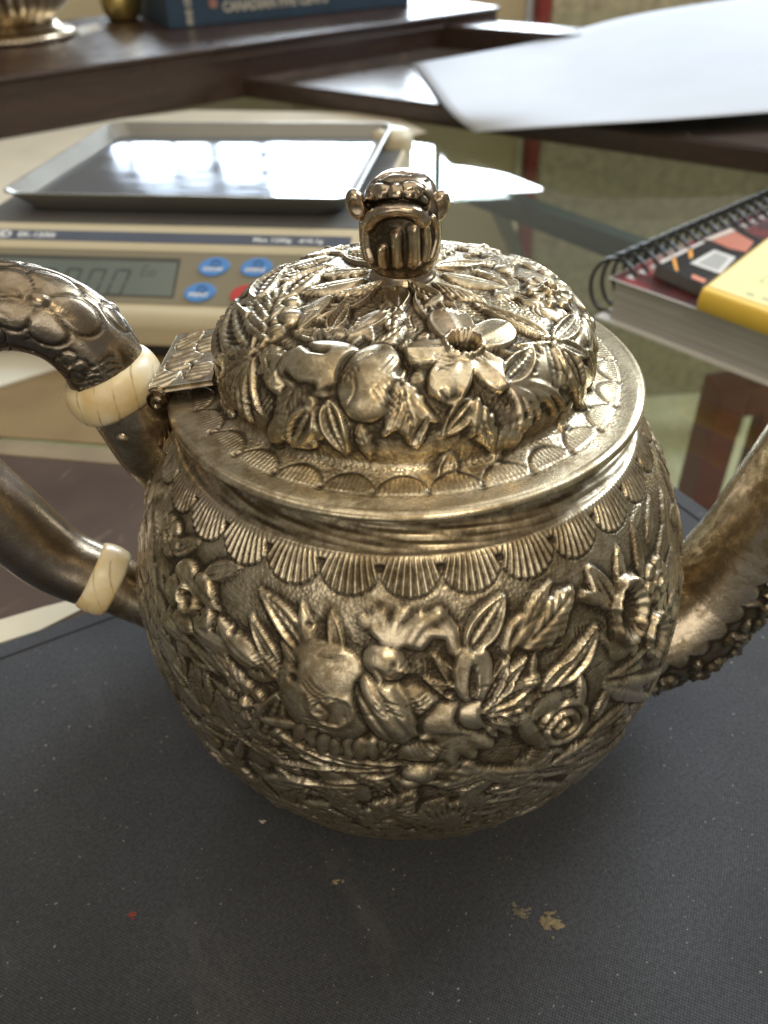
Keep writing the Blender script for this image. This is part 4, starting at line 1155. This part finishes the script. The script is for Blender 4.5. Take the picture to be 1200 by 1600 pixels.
# label strip on the upper slope
la_, lb_ = np.array([0, -20.5, 40.4+dz0]), np.array([0, -12.5, 44.4+dz0])
lt = (lb_-la_)/np.linalg.norm(lb_-la_); lnn = np.cross([1.0, 0, 0], lt)
def lpt(u, w, h): return la_+np.array([u, 0, 0])+lt*w+lnn*h
V = [lpt(u, w, h) for h in (-.2, .18) for u, w in ((-90, 1.4), (86, 1.4), (86, 7.4), (-90, 7.4))]
strip = mesh('label_strip', V, [(0, 3, 2, 1), (4, 5, 6, 7), (0, 1, 5, 4), (1, 2, 6, 5), (2, 3, 7, 6), (3, 0, 4, 7)], DARKP, SCALE)
lw = S0+SV*la_[1]+np.array([0, 0, la_[2]+FT]); lnw = SV*lnn[1]+np.array([0, 0, lnn[2]])
def onlab(x, y): return sl(onplane(x, y, lw, lnw))[0]
def lab(s, xa, xb, y, size, bold=.0):
    ua, ub = onlab(xa, y), onlab(xb, y)
    text('lettering', s, size, WHITE, strip, frame(lpt(.5*(ua+ub), 4.4, .22), (1, 0, 0), lt), ub-ua, bold)
lab('AND', -28, 22, 360, 5.4, .22); lab('EK-1200i', 30, 88, 363, 4.0, .12); lab('Max 1200g   d=0.1g', 396, 505, 374, 3.2, .08)
# pan: flared plastic rim holding a mirror-like steel sheet
def panring(hw, hd, r, z, n=10): return [(x, y+66.5, z) for x, y in rrect(-hw, hw, -hd, hd, r, n)]
zt = 55.6+dz0
rings = [panring(70, 52, 12, zt-10.2), panring(77, 59, 11, zt-9.6), panring(83.6, 65.2, 9, zt-1.2), panring(85, 66.5, 9, zt-.4), panring(84.8, 66.3, 9, zt), panring(83.4, 65, 8.5, zt-.1), panring(78.5, 60, 8, zt-5.6), panring(77, 58.6, 8, zt-6.2), panring(60, 45, 6, zt-6.4)]
V = [p_ for r_ in rings for p_ in r_]; nc = len(rings[0])
F = [tuple(int(t) for t in q_) for q_ in gridfaces(len(rings), nc, True)]+[tuple(range((len(rings)-1)*nc, len(rings)*nc)), tuple(range(nc))[::-1]]
pan = mesh('pan', V, F, PANG, SCALE, True)
pan.modifiers.new('wn', 'WEIGHTED_NORMAL')
m_, nt_m, b_m = newmat('mirror_steel')
b_m.inputs['Metallic'].default_value = 1; b_m.inputs['Base Color'].default_value = (.54, .60, .70, 1)
L(nt_m, ramp(nt_m, noise(nt_m, 30, 5, stretch=(1, 3, 1)), [(.3, g(.05)), (.7, g(.15))]), b_m.inputs['Roughness'])
bump(nt_m, noise(nt_m, 24, 2), .06, 1.0, b_m)
prism('pan_sheet', [(x, y+66.5) for x, y in rrect(-76.5, 76.5, -58.2, 58.2, 7.5)], zt-6.35, zt-5.7, m_, pan, .15)
lathe('pan_support', [(20, zt-14), (22, zt-10.1), (.1, zt-10.1)], BEIGE, SCALE, 32, (0, 66))
lathe('level_knob', [(12, 43+dz0), (12, 49+dz0), (10.5, 52+dz0), (7, 53.4+dz0), (.1, 53.8+dz0)], BEIGE, SCALE, 40, (84, 128))

# sheet behind the scale
sh = pxslab('cream_sheet', [(-160, 246), (0, 216), (150, 190), (300, 172), (600, 176), (668, 206), (560, 230), (0, 330), (-160, 350)], GT+.02, GT+.6, simple('cream_sheet', (.56, .50, .38), .8, .06, 30), None, .1)
tag(sh, 'cream paper sheet showing behind the scale pan', 'paper')

# ================================================================== LEDGE AND TRAY (dark wood)
LZ = 43.0
A0 = onz(0, 121, LZ); A1 = onz(640, 30, LZ)
ld = (A1-A0)[:2]; ld /= np.linalg.norm(ld); lnrm = np.array([-ld[1], ld[0]])
ang = math.atan2(ld[1], ld[0])
LEDGE = tag(empty('wooden_ledge', (A0[0], A0[1], GT), ang), 'long dark brown wooden ledge behind the scale with bowl and book', 'ledge')
llen = np.linalg.norm((A1-A0)[:2])
hL = LZ-GT
box('front_board', -420, llen+120, 0, 24, 0, hL-4, WOOD, LEDGE, 1.5)
box('top_board', -420, llen+122, -2.5, 290, hL-4, hL, WOOD, LEDGE, 2.2)
box('groove_moulding', -420, llen+120, -1.2, 0, hL-13, hL-10.5, WOOD, LEDGE, .5)
box('back_board', -420, llen+120, 262, 286, 0, hL-4.1, WOOD, LEDGE, 1.5)

TZ = 13.5
F0 = onz(425, 129, TZ); F1 = onz(1200, 232, TZ)
td = (F1-F0)[:2]; td /= np.linalg.norm(td); tn = np.array([-td[1], td[0]])
TRAY = tag(empty('wooden_tray', (F0[0], F0[1], GT)), 'dark wooden tray with glossy leather top and raised back rim under the paper', 'tray')
hT = TZ-GT
def on_ledge(depth):                                     # where a line parallel to the tray front meets the ledge face
    p_ = F0[:2]+tn*depth
    A_ = np.array([td, -ld]).T; t_ = np.linalg.solve(A_, A0[:2]-p_-lnrm*-1.6)
    return p_+td*t_[0]
DT = (onz(690, 72, TZ)[:2]-F0[:2])@tn
LT = 760
def tpoly(d0, d1, m=0.0): return [tuple(q_-F0[:2]) for q_ in (on_ledge(d0)+td*m, F0[:2]+td*(LT-m)+tn*d0, F0[:2]+td*(LT-m)+tn*d1, on_ledge(d1)+td*m)]
prism('board', tpoly(0, DT), 0, hT-1.2, WOOD, TRAY, 1.2)
prism('leather_top', tpoly(2.2, DT-.5, 1.5), hT-1.19, hT, TRAYTOP, TRAY, .5)
prism('back_rim', tpoly(DT+.3, DT+44), 0, hT+20, WOOD, TRAY, 2.5)

# ---- white sheet of paper lying over the tray, lifting to the right
ctl = [[(740, 207, 7), (900, 196, 21), (1050, 187, 24), (1260, 171, 26)],
       [(703, 175, 16.2), (880, 162, 22), (1040, 143, 29), (1260, 118, 34)],
       [(670, 132, 15.6), (850, 116, 23), (1020, 88, 36), (1260, 58, 43)],
       [(645, 100, 15.0), (830, 66, 25), (1000, 22, 44), (1260, -18, 53)]]
G4 = np.array([[onz(*c) for c in r_] for r_ in ctl])
rows = np.array([spline(r_, 28) for r_ in G4]); grid = np.array([spline(rows[:, k], 24) for k in range(28)])   # (28, 24, 3)
c0 = grid[0, 12].copy()
paper = mesh('paper_sheet', (grid-c0).reshape(-1, 3), gridfaces(28, 24, False), simple('white_paper', (.52, .55, .60), .8, .03, 20, bmp=.04, bscale=60), None, True)
paper.location = Vector(c0)*MM
so = paper.modifiers.new('thick', 'SOLIDIFY'); so.thickness = .00022; so.offset = 0
tag(paper, 'blank white paper sheet curling over the front of the dark tray', 'paper')

# ---- blue book on the ledge
K0 = onz(265, 47, LZ); K1 = onz(640, 9, LZ)
kd = (K1-K0)[:2]; kl = np.linalg.norm(kd); kd /= kl
BOOK = tag(empty('blue_book', (K0[0], K0[1], LZ), math.atan2(kd[1], kd[0])), 'dark blue boxed book with cream lettering lying on the wooden ledge', 'book')
NAVYC = simple('navy_cloth', (.026, .052, .085), .55, .12, 60, bmp=.2, bscale=900)
box('cover', 0, kl, 0, 150, 0, 46, NAVYC, BOOK, 1.5)
CREAMI = simple('cream_ink', (.50, .46, .36), .6, .05, 60)
kn = np.array([-kd[1], kd[0], 0.0])
def onbook(x, y):
    P = onplane(x, y, K0, kn); return (P-K0)[:2]@kd, P[2]-LZ
(ua, za), (ub, zb_) = onbook(348, 12), onbook(512, -4)
text('lettering', 'CANADIAN FIVE CENTS', 13, CREAMI, BOOK, frame(((ua+ub)/2, -.25, (za+zb_)/2), (1, 0, 0), (0, 0, 1)), ub-ua, .5)
uv_, zv = onbook(295, 14)
text('lettering', 'FIVE CENTS', 8.5, CREAMI, BOOK, frame((uv_, -.25, zv+5), (0, 0, 1), (-1, 0, 0)), 38, .4)
ud, zd = onbook(333, 5)
oo = prism('emblem', [(ud+4.6*math.cos(t_), zd+4.6*math.sin(t_)) for t_ in np.linspace(0, 2*math.pi, 24, endpoint=False)], 0, .3, simple('copper_ink', (.36, .17, .12), .5), BOOK)
oo.matrix_local = frame((0, 0, 0), (1, 0, 0), (0, 0, 1))
FAINT = simple('faint_ink', (.055, .085, .12), .6)
for k in range(4):
    text('lettering', ('FIVE CENTS', 'CANADIAN', 'CENTS')[k % 3], 5, FAINT, BOOK, frame((-.25, 34, 30-k*7), (0, -1, 0), (0, 0, 1)), 42, .2)

# ---- fluted silver bowl on the ledge
WC = onz(28, 60, LZ)
BOWL = tag(empty('silver_bowl', (WC[0], WC[1], LZ)), 'fluted silver bowl on a beaded foot standing on the wooden ledge', 'bowl')
def flut(R, Z, t): return R*(1+.055*np.abs(np.cos(t*17))*smooth(14, 22, Z))
lathe('foot', [(30, 0), (54, 0), (56, 1.5), (56, 4.5), (54, 6.5), (50, 8), (46, 8.6), (42, 12), (40, 14.5), (30, 14.6)], SILVER_SPOUT, BOWL, 96)
lathe('cup', [(20, 14.6), (38, 14.7), (39, 15.5), (44, 20), (54, 30), (63, 45), (68, 62), (69, 80), (72, 86), (70, 86.5), (66, 80), (60, 50), (40, 24), (4, 20)], SILVER, BOWL, 340, (0, 0), flut)
bead = None
for k in range(56):
    a_ = 2*math.pi*k/56
    if bead is None:
        bead = lathe('bead', [(.01, -2.1), (1.2, -1.7), (2.0, -.7), (2.1, 0), (2.0, .7), (1.2, 1.7), (.01, 2.1)], SILVER_FIN, BOWL, 10)
        o = bead
    else:
        o = bead.copy(); COL.objects.link(o); o.parent = BOWL
    o.location = Vector((55.4*math.cos(a_), 55.4*math.sin(a_), 3.0))*MM
JC = onz(178, 38, LZ)
jar = tag(empty('brass_jar', (JC[0]+6, JC[1]+30, LZ)), 'small round brass jar behind the silver bowl on the ledge', 'jar')
BRASS = simple('aged_brass', (.50, .37, .13), .38, .25, 40, .9)
lathe('pot', [(.1, 0), (14, 0), (16, 1), (20, 8), (22.5, 18), (21, 28), (15, 35), (13, 37), (13, 40), (12, 40), (12, 36), (.1, 36)], BRASS, jar, 48)
lathe('lid', [(14.5, 40.2), (14.5, 42), (10, 46), (3, 48), (2.5, 50), (3.4, 53), (.05, 55)], BRASS, jar, 40)
wp = pxslab('white_slip', [(118, 43), (152, 36), (160, 45), (126, 55)], LZ+.02, LZ+.5, simple('slip_paper', (.66, .62, .54), .8), None)
tag(wp, 'small white paper slip lying beside the silver bowl foot', 'paper')

# ================================================================== BOOKS ON THE RIGHT
Q0 = onz(947, 497, GT)
aa = math.radians(-54)
SB = tag(empty('spiral_book', (Q0[0], Q0[1], GT), aa), 'thick spiral bound book with black coil and maroon cover on the glass', 'book')
TH = 21.0
def pages():
    m, nt, b_ = newmat('page_edges')
    f1 = noise(nt, 40, 5, .7, stretch=(.12, .12, 40)); f2 = noise(nt, 12, 3)
    c = ramp(nt, f1, [(.3, (.33, .32, .30)), (.7, (.56, .54, .51))])
    c = mixc(nt, 1.0, c, ramp(nt, f2, [(.3, g(.9)), (.7, g(1.06))]), 'MULTIPLY')
    L(nt, c, b_.inputs['Base Color']); b_.inputs['Roughness'].default_value = .85
    bump(nt, f1, .5, .4, b_)
    return m
def coverm():
    m, nt, b_ = newmat('maroon_cover')
    f1 = noise(nt, 30, 2, .5)
    c = ramp(nt, f1, [(.38, (.022, .008, .008)), (.50, (.085, .014, .013)), (.60, (.30, .025, .03)), (.70, (.42, .34, .28))])
    L(nt, c, b_.inputs['Base Color']); b_.inputs['Roughness'].default_value = .3; b_.inputs['Coat Weight'].default_value = .4
    return m
WCOV = simple('white_cover', (.68, .67, .64), .5, .03, 30)
PG = pages()
nlev = 7
# page block: a stack that is slightly uneven at the fore edge
V = []; F = []
rg = random.Random(9); nL = 26
for k in range(nL+1):
    z = .9+(TH-1.9)*k/nL; j = 1.6*math.sin(k/nL*math.pi)*.35+rg.uniform(-.22, .22)
    for x, y in ((2.0, 0+j), (170, 0+j), (170, 205), (2.0, 205)): V.append((x, y, z))
for k in range(nL):
    for i in range(4): F.append((k*4+i, k*4+(i+1) % 4, (k+1)*4+(i+1) % 4, (k+1)*4+i))
F += [(3, 2, 1, 0), tuple(nL*4+i for i in range(4))]
mesh('page_block', V, F, PG, SB)
box('back_cover', -4, 172, -3.5, 207, 0, .85, WCOV, SB)
box('front_cover', -1, 172, -1.5, 207, TH-1.0, TH-.55, WCOV, SB)
box('cover_print', -.6, 171.6, -.8, 206.6, TH-.545, TH-.45, coverm(), SB)
COILM = simple('black_coil', (.012, .012, .013), .3, .2, 100)
coil = None
for k in range(23):
    y = 6+k*8.7
    if coil is None:
        n = 34; P = [(0-2.6-13.0*math.cos(2*math.pi*i/n)*1.0, 1.6*math.sin(2*math.pi*i/n), 12.6+13.4*math.sin(2*math.pi*i/n)) for i in range(n+1)]
        V, F = tube_pts(np.array([(max(p_[0], -16), p_[1], max(p_[2], .9)) for p_ in P]), .95, 8, False)
        coil = mesh('coil', V, F, COILM, SB, True); o = coil
    else:
        o = coil.copy(); COL.objects.link(o); o.parent = SB
    o.location = Vector((0, y, 0))*MM
    # the two punched holes where the wire enters the cover
    h_ = box('hole', 4.4, 8.4, y-2.0, y+2.0, TH-.44, TH-.40, WCOV, SB) if k < 1 else None
    if h_ is not None: hole = h_
    else:
        o2 = hole.copy(); COL.objects.link(o2); o2.parent = SB; o2.location = Vector((0, k*8.7, 0))*MM

# ---- small booklet
BT = GT+TH-.38
bk = [(1024, 414), (1097, 446), (1192, 376), (1150, 352)]
bz = BT+5.2
bo = onz(1024, 414, bz)
BKL = tag(empty('small_booklet', (bo[0], bo[1], BT)), 'small glossy black booklet with orange print lying on the spiral book', 'booklet')
def bl(pts, z): return [tuple(onz(x, y, z)[:2]-bo[:2]) for x, y in pts]
prism('page_block', bl(bk, bz), .02, 4.9, simple('grey_pages', (.17, .165, .16), .8, .15, 60), BKL, .2)
prism('cover', bl(bk, bz), 4.92, 5.2, simple('black_gloss', (.022, .021, .022), .22, .2, 30), BKL, .1)
def ink(name, pts, col, h): prism(name, bl(pts, bz+h), 5.2+h-.05, 5.2+h, simple(name+'_ink', col, .4, .06, 60), BKL)
ink('white_panel', [(1078, 411), (1116, 390), (1150, 402), (1126, 428)], (.66, .65, .61), .08)
ink('grey_panel', [(1090, 411), (1118, 395), (1139, 403), (1122, 422)], (.36, .36, .33), .12)
ink('orange_bar', [(1049, 402), (1055, 400), (1060, 424), (1055, 422)], (.80, .36, .05), .08)
ink('orange_bar', [(1075, 388), (1081, 386), (1083, 402), (1077, 404)], (.80, .36, .05), .08)
ink('white_edge', [(1030, 408), (1098, 376), (1101, 379), (1034, 412)], (.62, .58, .54), .08)
ink('photo_strip', [(1112, 376), (1150, 362), (1178, 378), (1166, 394), (1140, 388)], (.50, .16, .09), .08)
ink('photo_strip', [(1098, 374), (1142, 356), (1150, 361), (1112, 375)], (.60, .50, .42), .10)
ink('photo_strip', [(1082, 428), (1104, 437), (1100, 442), (1080, 434)], (.70, .26, .16), .08)

# ---- yellow packet
YT = BT+10.0
yo = onz(1100, 449, YT)
YEL = tag(empty('yellow_packet', (yo[0], yo[1], BT)), 'yellow paper packet with grey print lying on the spiral book', 'packet')
yA, yB = onz(1100, 449, YT)[:2], onz(1200, 372, YT)[:2]
yC = onz(1200, 484, YT)[:2]
yb = (yB-yA)/np.linalg.norm(yB-yA); ya = (yC-yA)/np.linalg.norm(yC-yA)
YM = simple('yellow_card', (.78, .52, .07), .55, .04, 40, bmp=.1)
YP = simple('pale_yellow_paper', (.80, .74, .34), .7, .03, 40)
def yp(a_, b_): q_ = ya*a_+yb*b_; return tuple(q_)
# sleeve with a rounded front edge
n = 14; V = []; F = []
sec = [(2.2, .05)]+[(-4.8*math.sin(math.pi*k/n)*1.0, 4.9-4.8*math.cos(math.pi*k/n)) for k in range(n+1)]+[(120, 9.7), (120, .05)]
sec = [(120, .05)]+[(-3.4*math.sin(math.pi*k/n), 4.9-4.8*math.cos(math.pi*k/n)) for k in range(n+1)]+[(120, 9.7)]
for a_ in (0, 130):
    for b_, z in sec: V.append((*yp(a_, b_), z))
m1 = len(sec)
F = [tuple(range(m1)), tuple(range(m1, 2*m1))[::-1]]+[(i, (i+1) % m1, m1+(i+1) % m1, m1+i) for i in range(m1)]
sleeve = mesh('sleeve', V, F, YM, YEL)
for p_ in sleeve.data.polygons: p_.use_smooth = len(p_.vertices) == 4
bevel(sleeve, .2, 2, 50)
prism('paper', [yp(.6, 3.0), yp(129, 3.0), yp(129, 118), yp(.6, 118)], 9.72, 9.95, YP, YEL)
GINK = simple('grey_ink', (.46, .44, .24), .7)
for a0, a1, b0, b1 in ((16, 110, 22, 22.8), (16, 110, 34, 34.8), (16, 16.8, 22, 34.8), (30, 110, 27, 27.7)):
    prism('print_line', [yp(a0, b0), yp(a1, b0), yp(a1, b1), yp(a0, b1)], 9.96, 10.0, GINK, YEL)
for c_ in ((18, 8), (25, 8.5)):
    prism('print_mark', [yp(c_[0]+2.2*math.cos(t_), c_[1]+1.8*math.sin(t_)) for t_ in np.linspace(0, 2*math.pi, 14, endpoint=False)], 9.96, 10.0, GINK, YEL)
